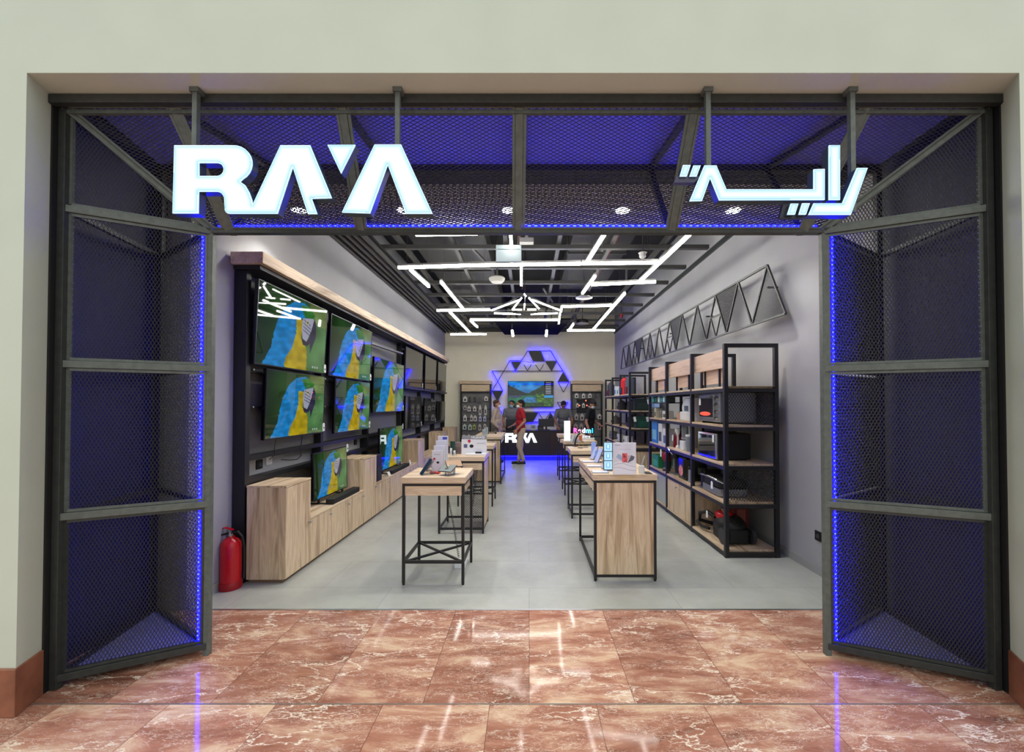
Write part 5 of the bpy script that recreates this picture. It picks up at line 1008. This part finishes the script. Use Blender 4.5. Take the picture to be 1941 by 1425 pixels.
def screen_unit(label, x, w_, z0=zc, nm='cash_register'):
    t = thing(nm, label, 'cash register', (x, YCt + .22, z0)); MB().box(x - .1, x + .1, YCt + .16, YCt + .3, z0, z0 + .02).obj('base', BLK, t); MB().box(x - .025, x + .025, YCt + .22, YCt + .25, z0 + .02, z0 + .14).obj('stand', BLK, t); MB().box(x - w_ / 2, x + w_ / 2, YCt + .18, YCt + .215, z0 + .1, z0 + .33).obj('monitor', cm((36, 38, 42), .4), t, bevel=.008)
screen_unit('black monitor on the counter in front of the man in the grey polo', -.47, .42); screen_unit('black monitor on the right part of the counter', .50, .46)
t = thing('card_terminal', 'white card terminal box on the counter between the monitors', 'card terminal', (.12, YCt + .2, zc)); MB().rbox(.04, .2, YCt + .12, YCt + .3, zc, zc + .16, .02).obj('housing', cm((190, 194, 204), .4), t, bevel=.006); MB().box(.07, .17, YCt + .118, YCt + .121, zc + .06, zc + .14).obj('screen', cm((120, 124, 140), .3), t)
bx('black receipt printer on the counter left of the right monitor', 'printer', .25, .42, YCt + .15, YCt + .35, zc, .13, (24, 24, 26), (60, 60, 62), 'receipt_printer', 'y')

# ---------------------------------------------------------------- goods on the tables
def onT(x, y, z=TT): return aZ(x, y, z)
def slab(name, label, cat, c, w_, h, th, rz, tilt, m, group=None, pic=None, scr=None, stand=False):
    # a thin device leaning back on a stand; c is the middle of its bottom edge
    c = Vector(c); t = thing(name, label, cat, c, rz, group); up = Vector((0, sin(tilt), cos(tilt))); n = Vector((0, -cos(tilt), sin(tilt)))
    b_ = Vector((-w_ / 2, 0, .004)); MB().prism([(0, 0), (w_, 0), (w_, h), (0, h)], b_, (1, 0, 0), up, -n * th).obj('body', m, t, bevel=.002, local=True)
    MB().prism([(.005, .005), (w_ - .005, .005), (w_ - .005, h - .005), (.005, h - .005)], b_ + n * .0015, (1, 0, 0), up, -n * .001).obj('screen', scr or GLOSSB, t, local=True)
    if stand: MB().bar((0, .01, .006), (0, h * sin(tilt) * .9 + .06, .006), .04, .01).bar((0, h * sin(tilt) + .04, .006), Vector((0, h * .6 * sin(tilt) + .012, h * .6 * cos(tilt))), .012, .03).obj('stand', GLASS, t, local=True)
    return t
def emis(rgb, es=1.0, rough=.15): 
    key = ('e', rgb, es)
    if key not in M: M[key] = mat('lit_%d_%d_%d' % rgb, (10, 10, 10), rough, emit=lin(rgb), es=es)
    return M[key]
p = onT(797, 900); slab('smartphone', 'smartphone leaning on a clear stand at the left edge of the nearest left table', 'phone', p, .09, .17, .008, radians(-62), radians(35), cm((60, 60, 66), .3), stand=True)
p = onT(806, 893); slab('smartphone', 'second smartphone leaning behind the first on the nearest left table', 'phone', p, .08, .15, .008, radians(-62), radians(35), cm((150, 130, 134), .3), stand=True)
p = onT(842, 902); t = slab('tablet', 'grey folded tablet tilted on a stand on the nearest left table', 'tablet', p + Vector((0, 0, .035)), .15, .11, .007, radians(-24), radians(62), cm((40, 40, 44), .3), scr=mat('tablet_grey', (150, 158, 150), .1)); MB().cyl((0, .04, -.035), (0, .05, 0.03), .02, 12).box(-.05, .05, .0, .1, -.035, -.03).obj('stand', GLASS, t, local=True)
p = onT(858, 900); t = slab('tablet', 'tablet with an orange picture tilted high on the nearest left table', 'tablet', p + Vector((.02, .02, .07)), .15, .12, .007, radians(22), radians(68), cm((40, 40, 44), .3), scr=emis((226, 184, 150), .8)); MB().cyl((0, .05, -.07), (0, .06, .02), .012, 12).lathe((0, .05, -.07), [(.04, 0), (.04, .006)], 16).obj('stand', SILVER, t, local=True)
for k in range(4):
    p = onT(830, 893); t = thing('brochure_holder', ['tallest rear tier', 'second tallest tier', 'third tier', 'front tier'][k] + ' of the white stepped brochure display on the nearest left table', 'brochure stand', (p.x + .012 * (3 - k) , p.y + .03 * (3 - k), TT))
    h = .20 + .05 * (3 - k) * .9; x = p.x + .012 * (3 - k); y = p.y + .03 * (3 - k); MB().rbox(x - .06, x + .045, y, y + .012, TT, TT + h, .005).obj('card', CARD, t, bevel=.002)
    if k == 3: MB().ell((x - .035, y - .001, TT + .12), .012, .002, .012).obj('red_print', cm((200, 40, 60), .5), t); MB().ell((x + .0, y - .001, TT + .085), .014, .002, .011).obj('black_print', BLK, t); MB().box(x - .04, x + .02, y - .001, y, TT + .16, TT + .164).obj('text_line', cm((150, 150, 155), .5), t)
    if k == 0: MB().box(x - .01, x + .035, y - .001, y, TT + h - .035, TT + h - .01).obj('blue_print', cm((70, 80, 180), .5), t)
p = onT(822, 897); o = MB().rbox(p.x - .03, p.x + .06, p.y - .04, p.y + .03, TT, TT + .018, .01).obj('charging_case', RED, bevel=.005); tag(o, 'flat red case at the foot of the brochure display', 'case')
def cup(name, label, x, y, h, r, c, cat='cup'):
    p = onT(x, y); t = thing(name, label, cat, p); MB().lathe(p, [(r * .7, 0), (r * .8, h * .1), (r, h), (r * .9, h)], 20).obj('body', cm(c, .4), t, smooth=True); MB().lathe(p, [(r * 1.03, h), (r * 1.03, h * 1.04), (r * .4, h * 1.05)], 20).obj('lid', cm(tuple(int(v * .8) for v in c), .4), t, smooth=True)
cup('cup', 'dark green tall cup on the mesh sided table', 858, 861, .165, .032, (16, 70, 62)); cup('cup', 'small dark brown goblet on the mesh sided table', 850, 859, .09, .022, (50, 30, 34))
for x, l in ((854.5, 'slim white earphone box left on the mesh sided table'), (861, 'slim white earphone box beside the green cup')):
    p = onT(x, 863); bx(l, 'box', p.x - .012, p.x + .012, p.y, p.y + .03, TT, .09 if x < 856 else .06, (226, 228, 228), (180, 180, 184), 'earphone_box', 'y')
p = onT(867, 860); bx('taupe cardboard box beside the white display board', 'box', p.x - .04, p.x + .045, p.y, p.y + .05, TT, .15, (128, 112, 110), (110, 94, 92), face='y')
a = onT(877, 862); b = onT(922, 862); t = thing('display_stand', 'white watch and earphone display board with a grey name header on the mesh sided table', 'display stand', ((a.x + b.x) / 2, a.y, TT)); xa, xb, y = a.x - .02, b.x, a.y
MB().box(xa + .06, xb, y - .05, y + .06, TT, TT + .02).obj('base', CARD, t, bevel=.003); MB().box(xa, xb, y + .03, y + .042, TT + .0, TT + .20).obj('back_board', CARD, t); MB().box(xa + .015, xb, y + .028, y + .044, TT + .20, TT + .245).obj('header', cm((140, 144, 146), .4), t)
MB().ell((xa + .1, y + .028, TT + .175), .02, .003, .02).obj('red_watch', cm((190, 30, 50), .5), t); MB().ell((xa + .13, y + .028, TT + .11), .026, .004, .022).obj('black_watch', BLK, t); MB().box(xa + .03, xa + .075, y + .027, y + .03, TT + .09, TT + .135).obj('photo_print', cm((90, 96, 130), .5), t); MB().rbox((xa + xb) / 2 + .02, (xa + xb) / 2 + .1, y - .02, y + .01, TT + .02, TT + .04, .01).obj('earphones', BLK, t)
MB().box(xb - .13, xb - .02, y + .027, y + .03, TT + .145, TT + .15).obj('text_line', cm((170, 174, 178), .5), t)
def text(s, size, m, parent, loc, name='lettering', ext=.002, rot=(pi / 2, 0, 0), bold=.0):
    cu = bpy.data.curves.new(name, 'FONT'); cu.body = s; cu.size = size; cu.extrude = ext; cu.align_x = 'CENTER'; cu.offset = bold
    o = bpy.data.objects.new(name, cu); COL.objects.link(o); dg = bpy.context.evaluated_depsgraph_get(); me = bpy.data.meshes.new_from_object(o.evaluated_get(dg)); bpy.data.objects.remove(o)
    o = bpy.data.objects.new(name, me); COL.objects.link(o); me.materials.clear(); me.materials.append(m); o.parent = parent
    o.matrix_local = LOC[parent.name].inverted() @ Matrix.Translation(loc) @ Matrix.Rotation(rot[0], 4, 'X') @ Matrix.Diagonal((1, 1, 1, 1)); LOC[o.name] = LOC[parent.name]; return o
text('HUAWEI', .045, CARD, t, (xb - .11, y + .026, TT + .206), bold=.001)
for k, (x, l) in enumerate(((915.5, 'left'), (919, 'middle'), (923, 'right'))):
    p = aZ(x, 825, TT); bx('%s one of three pale bottles on the furthest left table' % l, 'bottle', p.x - .015, p.x + .018, p.y, p.y + .04, TT, .13 + .02 * k, (190, 204, 212), (160, 180, 196), 'bottle', 'y')
p = aZ(931, 822, TT); t = thing('headphones', 'black headphones lying on the furthest left table', 'headphones', p); MB().tube([p + Vector((-.07, 0, .012)), p + Vector((-.05, .1, .012)), p + Vector((.05, .12, .012)), p + Vector((.1, .02, .012))], .008, 6).obj('headband', BLK, t, smooth=True)
for q in ((-.07, -.02, .018), (.1, 0, .018)): MB().ell(p + Vector(q), .03, .035, .018).obj('ear_cup', BLK, t, smooth=True)
# right near table
RT = .968
a, b = aZ(1162.5, 900, RT), aZ(1206, 900, RT); y = a.y
t = thing('poster_stand', 'white upright poster stand with red and grey tablets on the nearest right table', 'poster', ((a.x + b.x) / 2, y, RT)); hp = aY(1184, 839, y).z - RT
MB().box(a.x, b.x, y, y + .02, RT, RT + hp).box(a.x + .01, b.x - .01, y + .02, y + .1, RT, RT + .006).obj('frame', CARD, t, bevel=.002)
def poster(u, v):
    c = np.zeros(u.shape + (3,)); c[:] = (244, 246, 248); c -= 14 * (vnoise(u, v, 3, 40)[..., None]); 
    m = (v < .36 + .06 * np.sin(u * 5)) ; c[m] = (250, 251, 252); c[(np.abs(v - .30 - .05 * np.sin(u * 5)) < .012)] = (206, 212, 218); c[(np.abs(v - .17 - .05 * np.sin(u * 4 + 1)) < .012)] = (208, 214, 222)
    setc(c, inpoly(u, v, [(.1, .55), (.2, .66), (.36, .6), (.42, .4)]), (176, 196, 220)); setc(c, inpoly(u, v, [(.62, .36), (.8, .62), (.96, .56), (.9, .46)]), (104, 104, 112)); setc(c, inpoly(u, v, [(.6, .4), (.64, .62), (.78, .6)]), (206, 190, 206))
    setc(c, inpoly(u, v, [(.38, .38), (.38, .68), (.62, .68), (.62, .38)]), (206, 84, 84), .6 + .9 * vnoise(u, v, 14, 44)); setc(c, (np.abs(v - .8) < .008) & (u > .24) & (u < .76) & ((u * 30) % 1 > .25), (150, 156, 166)); setc(c, (np.abs(v - .95) < .008) & (u > .05) & (u < .3), (110, 110, 116))
    return c
PIC['poster'] = picture(poster, 60, 84, 'poster_picture'); put_picture('printed_poster', PIC['poster'], PRINT, t, Matrix.Translation((a.x + .006, y - .0015, RT + .008)), b.x - a.x - .012, hp - .014)
# back-lit tower
a, b = aZ(1146, 893, RT), aZ(1159, 893, RT); y = a.y + .02; hp = aY(1152, 838, y).z - RT
t = thing('light_tower', 'backlit blue phone display tower of three stacked panels on the nearest right table', 'display stand', ((a.x + b.x) / 2, y, RT)); MB().box(a.x - .004, b.x + .016, y, y + .04, RT, RT + hp).obj('housing', cm((60, 70, 76), .4), t, bevel=.004)
def tower(u, v):
    c = np.zeros(u.shape + (3,)); c[:] = (176, 222, 246); f = (v * 3) % 1; c[(f < .08)] = (60, 80, 110); m = (np.abs(u - .5) < .26) & (f > .3) & (f < .85); c[m] = (120, 180, 226); c[(np.abs(u - .5) < .12) & (f > .4) & (f < .8)] = (210, 240, 255); return c
PIC['tower'] = picture(tower, 16, 60, 'tower_picture'); put_picture('lit_panel', PIC['tower'], attrmat('tower_print', 1.1, .2), t, Matrix.Translation((a.x, y - .0015, RT + .006)), b.x - a.x + .01, hp - .012)
CARDP = attrmat('price_print', 0, .5)
def spec(u, v):
    c = np.zeros(u.shape + (3,)); c[:] = (214, 216, 232); c[((v * 9) % 1 < .3) & (u > .12) & (u < .85)] = (176, 182, 216); return c
PIC['spec'] = picture(spec, 24, 20, 'spec_picture')
for k, (x, yy, l) in enumerate(((1139, 896.5, 'nearest'), (1127, 885, 'middle'), (1118, 876.5, 'furthest'))):
    p = aZ(x, yy, RT); t = thing('info_card', '%s flat white price sheet on the left side of the nearest right table' % l, 'price card', (p.x, p.y, RT)); MB().box(p.x - .075, p.x + .075, p.y - .01, p.y + .11, RT, RT + .006).obj('plate', cm((40, 40, 60), .3), t); MB().box(p.x - .072, p.x + .072, p.y - .008, p.y + .107, RT + .006, RT + .007).obj('sheet', mat('sheet%d' % k, (212, 214, 232), .4, noise=.12, nscale=60), t)
for k, (x, yy, h, l, c) in enumerate(((1143, 889, .19, 'dark smartphone standing nearest beside the glowing tower', (60, 66, 80)), (1129, 877, .17, 'slate smartphone standing second on the nearest right table', (96, 104, 130)), (1121, 871, .16, 'bronze edged smartphone standing third on the nearest right table', (120, 110, 110)))):
    p = aZ(x, yy, RT); slab('smartphone', l, 'phone', p, .085, h, .009, radians(-70), radians(25), cm(c, .3), stand=True, scr=cm((190, 200, 240), .15))
for k, (x, yy, w_, h, l, c) in enumerate(((1128.5, 872, .055, .2, 'tall pale blue rounded display sign standing behind the phones', (150, 172, 240)), (1136, 878, .05, .13, 'short blue rounded display sign standing behind the phones', (120, 160, 220)))):
    p = aZ(x, yy, RT); p.y += .12; t = thing('display_sign', l, 'sign', p)
    MB().prism([(-w_ / 2, 0), (w_ / 2, 0), (w_ / 2, h - .02), (w_ / 2 - .015, h), (-w_ / 2 + .015, h), (-w_ / 2, h - .02)], p, (1, 0, 0), (0, 0, 1), (0, .012, 0)).obj('panel', emis(c, .75), t); MB().box(p.x - w_ / 2 - .01, p.x + w_ / 2 + .01, p.y - .02, p.y + .04, RT, RT + .008).obj('foot', CARD, t)
p = aZ(1216, 897, RT); t = thing('stylus_holder', 'white block holding a stylus at the right edge of the nearest right table', 'stylus holder', p); MB().rbox(p.x - .018, p.x + .028, p.y - .01, p.y + .04, RT, RT + .07, .008).obj('block', PLAST, t, bevel=.004); MB().cyl(p + Vector((-.0, .02, .06)), p + Vector((.04, .03, .16)), .006, 10).obj('stylus', SILVER, t); MB().box(p.x + .03, p.x + .09, p.y - .04, p.y + .08, RT, RT + .005).obj('black_pad', BLK, t)
p = aZ(1213, 896, RT); slab('tablet', 'black tablet leaning beside the stylus holder', 'tablet', (p.x - .03, p.y + .06, RT), .10, .12, .008, radians(60), radians(40), cm((40, 40, 44), .3), stand=True)
# second right table
p = onT(1090, 846); t = thing('phone_stand', 'curved black arm lamp like phone stand on the second right table', 'stand', p); MB().tube([p + Vector(v) for v in ((0, 0, .01), (.0, 0, .06), (.02, 0, .13), (.05, .0, .185), (.08, 0, .20))], .012, 8).obj('arm', BLK, t, smooth=True); MB().lathe(p, [(.045, 0), (.045, .012), (.02, .018)], 20).obj('base', cm((60, 20, 30), .4), t, smooth=True); MB().box(p.x + .06, p.x + .11, p.y - .005, p.y + .005, TT + .09, TT + .17).obj('phone_back', cm((200, 110, 70), .3), t); MB().bar(p + Vector((.1, 0, .09)), p + Vector((.13, 0, 0.004)), .006).bar(p + Vector((.085, 0, .09)), p + Vector((.06, 0.02, 0.004)), .006).obj('prop', cm((200, 160, 110), .4), t)
for k, (x, yy, l, c) in enumerate(((1084, 848, 'left white price sheet on the second right table', (226, 230, 236)), (1100, 849, 'dark flat phone lying on the second right table', (40, 40, 46)), (1110, 848, 'grey flat phone lying on the second right table', (120, 116, 112)), (1119, 846, 'pale flat phone lying on the second right table', (190, 186, 180)))):
    p = onT(x, yy); o = MB().rbox(p.x - .035, p.x + .035, p.y - .03, p.y + .05, TT, TT + .008, .008).obj('smartphone' if k else 'info_card', cm(c, .3)); tag(o, l, 'phone' if k else 'price card'); origin(o, (p.x, p.y, TT))
# third right table: light box and glowing word
p = onT(1075.5, 836); hp = aY(1075, 798, p.y).z - TT
t = thing('light_column', 'tall glowing white light box on the third right table', 'lamp', p); MB().rbox(p.x - .052, p.x + .052, p.y, p.y + .07, TT + .01, TT + hp, .01).obj('diffuser', emis((255, 255, 255), 2.2), t, bevel=.003); MB().box(p.x - .056, p.x + .056, p.y - .004, p.y + .074, TT, TT + .012).obj('base', PLAST, t)
q = onT(1106, 833); t = thing('neon_word_sign', 'glowing pink to blue word sign on the third right table', 'sign', (q.x, q.y, TT))
for i, (ch, cx, c) in enumerate((('R', 1090.5, (255, 90, 190)), ('e', 1098.5, (255, 170, 220)), ('d', 1106.5, (240, 225, 240)), ('m', 1115.5, (110, 220, 250)), ('i', 1123, (40, 190, 255)))):
    pos = aY(cx, 820, q.y); text(ch, .125, emis(c, 2.2), t, (pos.x, q.y, pos.z), 'letter', .006, bold=.004)
pos = aY(1106, 828, q.y); text('Series', .06, emis((235, 240, 255), 1.5), t, (pos.x + .05, q.y, pos.z - .01), 'letter_row', .004, bold=.002)
MB().box(q.x - .2, q.x + .2, q.y - .03, q.y + .05, TT, TT + .03).obj('base', CARD, t); MB().bar((q.x - .15, q.y + .01, TT + .03), (q.x - .15, q.y + .01, pos.z + .06), .006).bar((q.x + .18, q.y + .01, TT + .03), (q.x + .18, q.y + .01, pos.z + .06), .006).obj('post', CHROME, t)
for k, x in enumerate((1082, 1088, 1096)): p = onT(x, 839); slab('smartphone', ['silver phone leaning nearest the white light box on the third right table', 'silver phone leaning left of the glowing word', 'silver phone leaning under the glowing word'][k], 'phone', (p.x, p.y - .0, TT), .07, .14, .008, radians(-50), radians(30), SILVER, stand=True, scr=cm((190, 194, 204), .2))

# ---------------------------------------------------------------- people
SKIN = mat('skin', (178, 126, 100), .55); SKIN2 = mat('skin_tanned', (150, 100, 78), .55)
def remesh(mb, name, m, parent, vox, smooth=2, local=True):
    o = mb.obj('tmp', m); md = o.modifiers.new('r', 'REMESH'); md.mode = 'VOXEL'; md.voxel_size = vox; md.use_smooth_shade = True
    s_ = o.modifiers.new('s', 'SMOOTH'); s_.iterations = smooth; s_.factor = .5
    dg = bpy.context.evaluated_depsgraph_get(); dg.update(); me = bpy.data.meshes.new_from_object(o.evaluated_get(dg)); bpy.data.objects.remove(o)
    for p in me.polygons: p.use_smooth = True
    me.materials.clear(); me.materials.append(m); o = bpy.data.objects.new(name, me); COL.objects.link(o); o.parent = parent; LOC[o.name] = LOC[parent.name]; return o
def cap(mb, pts, rs):
    for i in range(len(pts) - 1): mb.tube([pts[i], pts[i + 1]], [rs[i], rs[i + 1]], 14)
    for p, r in zip(pts, rs): mb.ell(p, r, r, r, 14, 8)
def hand(mb, wrist, d, palm, r=1.0):
    # wrist, finger direction d, palm normal
    w_ = Vector(wrist); d = Vector(d).normalized(); n = Vector(palm).normalized(); s_ = d.cross(n).normalized()
    mb.ell(w_ + d * .045, .016, .016, .016, 10, 6); R = Matrix((s_, n, d)).transposed(); mb.ell(w_ + d * .045, .040, .016, .05, 12, 8, R)
    for k, (o, L) in enumerate(((-.030, .065), (-.010, .075), (.010, .072), (.029, .055))):
        a = w_ + d * .085 + s_ * o; b = a + d * L * .5 + n * .008; c = b + d * L * .45 + n * .022; cap(mb, [a, b, c], [.0095, .009, .0075])
    a = w_ + d * .03 - s_ * .034; b = a - s_ * .024 + d * .028 + n * .01; c = b + d * .026 + n * .014; cap(mb, [a, b, c], [.012, .0105, .0085])
def person(label, loc, rz, shirt, trouser=None, hairc=(26, 20, 18), mask=None, lean=0.0, headrot=(0, 0), arms=None, legs=None, long=False, sh=1.0, skin=None, cap_=None, stout=1.0, shoes=True, beard=False):
    t = thing('person', label, 'person', loc, rz); skin = skin or SKIN
    LR = Matrix.Rotation(lean, 3, 'X')      # lean forward about the hips (towards -y)
    piv = Vector((0, 0, .95))
    def up(v): return piv + LR @ (Vector(v) - piv)
    arms = arms or {}; legs = legs or {}
    A = {}
    for s_ in (-1, 1):
        S = up((s_ * .185, 0, 1.43)); e, w_, d, n = arms.get(s_, ((s_ * .235, .03, 1.14), (s_ * .24, -.03, .89), (0, -.1, -1), (-s_, 0, 0)))
        A[s_] = (S, Vector(e), Vector(w_), Vector(d), Vector(n))
    G = {}
    for s_ in (-1, 1): G[s_] = legs.get(s_, ((s_ * .09, 0, .92), (s_ * .10, -.02, .50), (s_ * .10, .03, .09), (0, -1, 0)))
    HC = up((0, -.015, 1.60)); HR = LR @ Matrix.Rotation(headrot[1], 3, 'Z') @ Matrix.Rotation(headrot[0], 3, 'X')
    def hd(v): return HC + HR @ Vector(v)
    def torso(mb, g, lo=.93, neck=True):
        for z, rx, ry, rz_ in ((.98, .155, .115, .11), (1.12, .145 * stout, .11 * stout, .13), (1.28, .165, .115, .15), (1.36, .17, .105, .10)): mb.ell(up((0, 0, z)), rx + g, ry + g, rz_ + g * .5, 20, 12, LR)
        cap(mb, [up((-.165, 0, 1.42)), up((0, .0, 1.445)), up((.165, 0, 1.42))], [.058 + g, .062 + g, .058 + g])
    b = MB(); torso(b, 0)
    cap(b, [up((0, 0, 1.42)), up((0, -.005, 1.53))], [.058, .052])
    b.ell(hd((0, .01, .03)), .076, .094, .095, 18, 12, HR); b.ell(hd((0, -.025, -.035)), .056, .062, .075, 16, 10, HR); b.ell(hd((0, -.09, -.01)), .012, .018, .022, 10, 8, HR); b.ell(hd((0, -.083, -.055)), .022, .01, .008, 8, 6, HR)
    for s_ in (-1, 1): b.ell(hd((s_ * .078, .01, 0)), .012, .02, .03, 10, 8, HR)
    for s_ in (-1, 1):
        S, e, w_, d, n = A[s_]; cap(b, [S, e], [.05, .038]); cap(b, [e, e.lerp(w_, .4), w_], [.038, .038, .026]); hand(b, w_, d, n)
        h, k, a, f = [Vector(v) for v in G[s_]]; cap(b, [h, k], [.08, .052]); cap(b, [k, k.lerp(a, .35), a], [.05, .052, .036]); cap(b, [a + Vector((0, 0, -.03)), a + f.normalized() * .14 + Vector((0, 0, -.05))], [.04, .028])
    remesh(b, 'body', skin, t, .0062, 2)
    c = MB(); torso(c, .016)
    for s_ in (-1, 1):
        S, e, w_, d, n = A[s_]
        if long: cap(c, [S, e], [.064, .052]); cap(c, [e, e.lerp(w_, .93)], [.052, .040])
        else: m_ = S.lerp(e, .72); c.tube([S, m_], [.064, .056], 16); c.ell(S, .064, .064, .064)
    cap(c, [up((-.05, 0, .93)), up((.05, 0, .93))], [.125, .125]); remesh(c, 'shirt', shirt, t, .009, 3)
    cl = MB(); cl.tube([up((-.06, 0, 1.475)), up((-.02, -.055, 1.46)), up((.02, -.055, 1.46)), up((.06, 0, 1.475)), up((.02, .055, 1.49)), up((-.02, .055, 1.49)), up((-.06, 0, 1.475))], .014, 8); cl.obj('collar', shirt, t, smooth=True, local=True)
    if trouser:
        c = MB()
        for s_ in (-1, 1): h, k, a, f = [Vector(v) for v in G[s_]]; cap(c, [h, k], [.098, .070]); cap(c, [k, k.lerp(a, .9)], [.070, .054])
        c.ell((0, 0, .94), .155, .122, .09, 18, 10); remesh(c, 'trousers', trouser, t, .010, 3)
        for s_ in (-1, 1):
            h, k, a, f = [Vector(v) for v in G[s_]]; f = f.normalized(); c = MB(); z0 = a.z - .09
            c.ell(a + Vector((0, 0, -.035)), .045, .045, .045); cap(c, [Vector((a.x, a.y, z0 + .04)), Vector((a.x, a.y, z0 + .04)) + f * .17], [.045, .036]); c.tube([Vector((a.x, a.y, z0 + .012)) - f * .05, Vector((a.x, a.y, z0 + .012)) + f * .2], [.03, .03], 12)
            remesh(c, 'shoe', BLK, t, .009, 2)
    h = MB(); h.ell(hd((0, .024, .058)), .083, .095, .082, 18, 12, HR); h.ell(hd((0, .06, .0)), .07, .05, .07, 14, 8, HR); h.obj('hair', cm(hairc, .9), t, smooth=True, local=True)
    if cap_: k = MB(); k.ell(hd((0, .012, .085)), .09, .105, .065, 18, 10, HR); k.ell(hd((0, -.11, .06)), .06, .05, .012, 14, 6, HR); k.obj('cap', cm(cap_, .8), t, smooth=True, local=True)
    if mask: k = MB(); k.ell(hd((0, -.055, -.045)), .064, .058, .052, 16, 10, HR); k.obj('face_mask', cm(mask, .7), t, smooth=True, local=True); k = MB(); [k.tube([hd((s_ * .055, -.05, -.03)), hd((s_ * .082, .01, .02))], .003, 5) for s_ in (-1, 1)]; k.obj('mask_strap', CARD, t, local=True)
    for s_ in (-1, 1): k = MB(); k.ell(hd((s_ * .03, -.079, .018)), .013, .006, .007, 10, 6, HR); k.obj('eye', BLK, t, smooth=True, local=True)
    k = MB(); [k.bar(hd((s_ * .015, -.086, .038)), hd((s_ * .047, -.076, .04)), .006, .008) for s_ in (-1, 1)]; k.obj('eyebrow', cm(hairc, .9), t, local=True)
    return t
p = aY(942, 800, 11.25)
person('man in a long beige shirt standing in profile behind the furthest left table', (-.90, 11.34, 0), radians(80), mat('beige_shirt', (176, 160, 146), .8), cm((110, 104, 98), .8), hairc=(70, 48, 38), mask=(200, 206, 214), long=True, stout=1.25,
       arms={1: ((.25, .07, 1.14), (.20, -.09, 1.0), (0, -1, -.8), (0, -.3, -1)), -1: ((-.24, .06, 1.14), (-.20, -.10, .98), (.1, -1, -.9), (0, -.3, -1))})
person('man in a grey polo shirt and blue face mask behind the counter', (-.53, 12.4, 0), radians(5), mat('grey_polo', (112, 114, 120), .8), cm((40, 40, 44), .8), mask=(150, 196, 214), headrot=(0, radians(-14)),
       arms={1: ((.26, -.02, 1.16), (.24, -.18, .98), (0, -1, -.2), (0, 0, -1)), -1: ((-.26, -.02, 1.16), (-.24, -.18, .98), (0, -1, -.2), (0, 0, -1))})
person('man in a red t-shirt and khaki trousers standing in front of the counter', (-.23, 11.1, 0), radians(-76), mat('red_shirt', (170, 20, 44), .75), mat('khaki', (190, 170, 146), .85), mask=(214, 226, 234), headrot=(radians(6), 0),
       arms={1: ((.24, .06, 1.16), (.20, -.15, .94), (0, -.5, -1), (-1, 0, 0)), -1: ((-.25, .02, 1.16), (-.20, -.16, 1.04), (0, -1, -.35), (0, -.4, -1))},
       legs={1: ((.09, .02, .92), (.07, -.07, .50), (.03, .08, .09), (0, -1, 0)), -1: ((-.09, 0, .92), (-.05, .02, .50), (-.06, -.04, .09), (.1, -1, 0))})
person('man in a grey shirt bending his head over the counter on the right', (1.03, 12.42, 0), radians(0), mat('grey_shirt', (104, 106, 112), .8), cm((36, 36, 40), .8), lean=radians(14), headrot=(radians(28), radians(8)), skin=SKIN2, sh=.97,
       arms={1: ((.26, -.2, 1.13), (.18, -.4, .93), (-.2, -1, -.2), (0, 0, -1)), -1: ((-.26, -.2, 1.13), (-.18, -.4, .93), (.2, -1, -.2), (0, 0, -1))})
person('man in a black t-shirt, dark cap and face mask beside the right accessory rack', (1.66, 11.3, 0), radians(62), mat('black_shirt', (16, 17, 20), .8), cm((30, 34, 44), .8), mask=(196, 208, 214), headrot=(radians(24), 0), cap_=(44, 40, 42), lean=radians(6),
       arms={1: ((.25, -.05, 1.14), (.2, -.27, 1.02), (0, -1, -.1), (0, 0, -1)), -1: ((-.24, 0, 1.13), (-.22, -.08, .88), (0, -.3, -1), (1, 0, 0))})
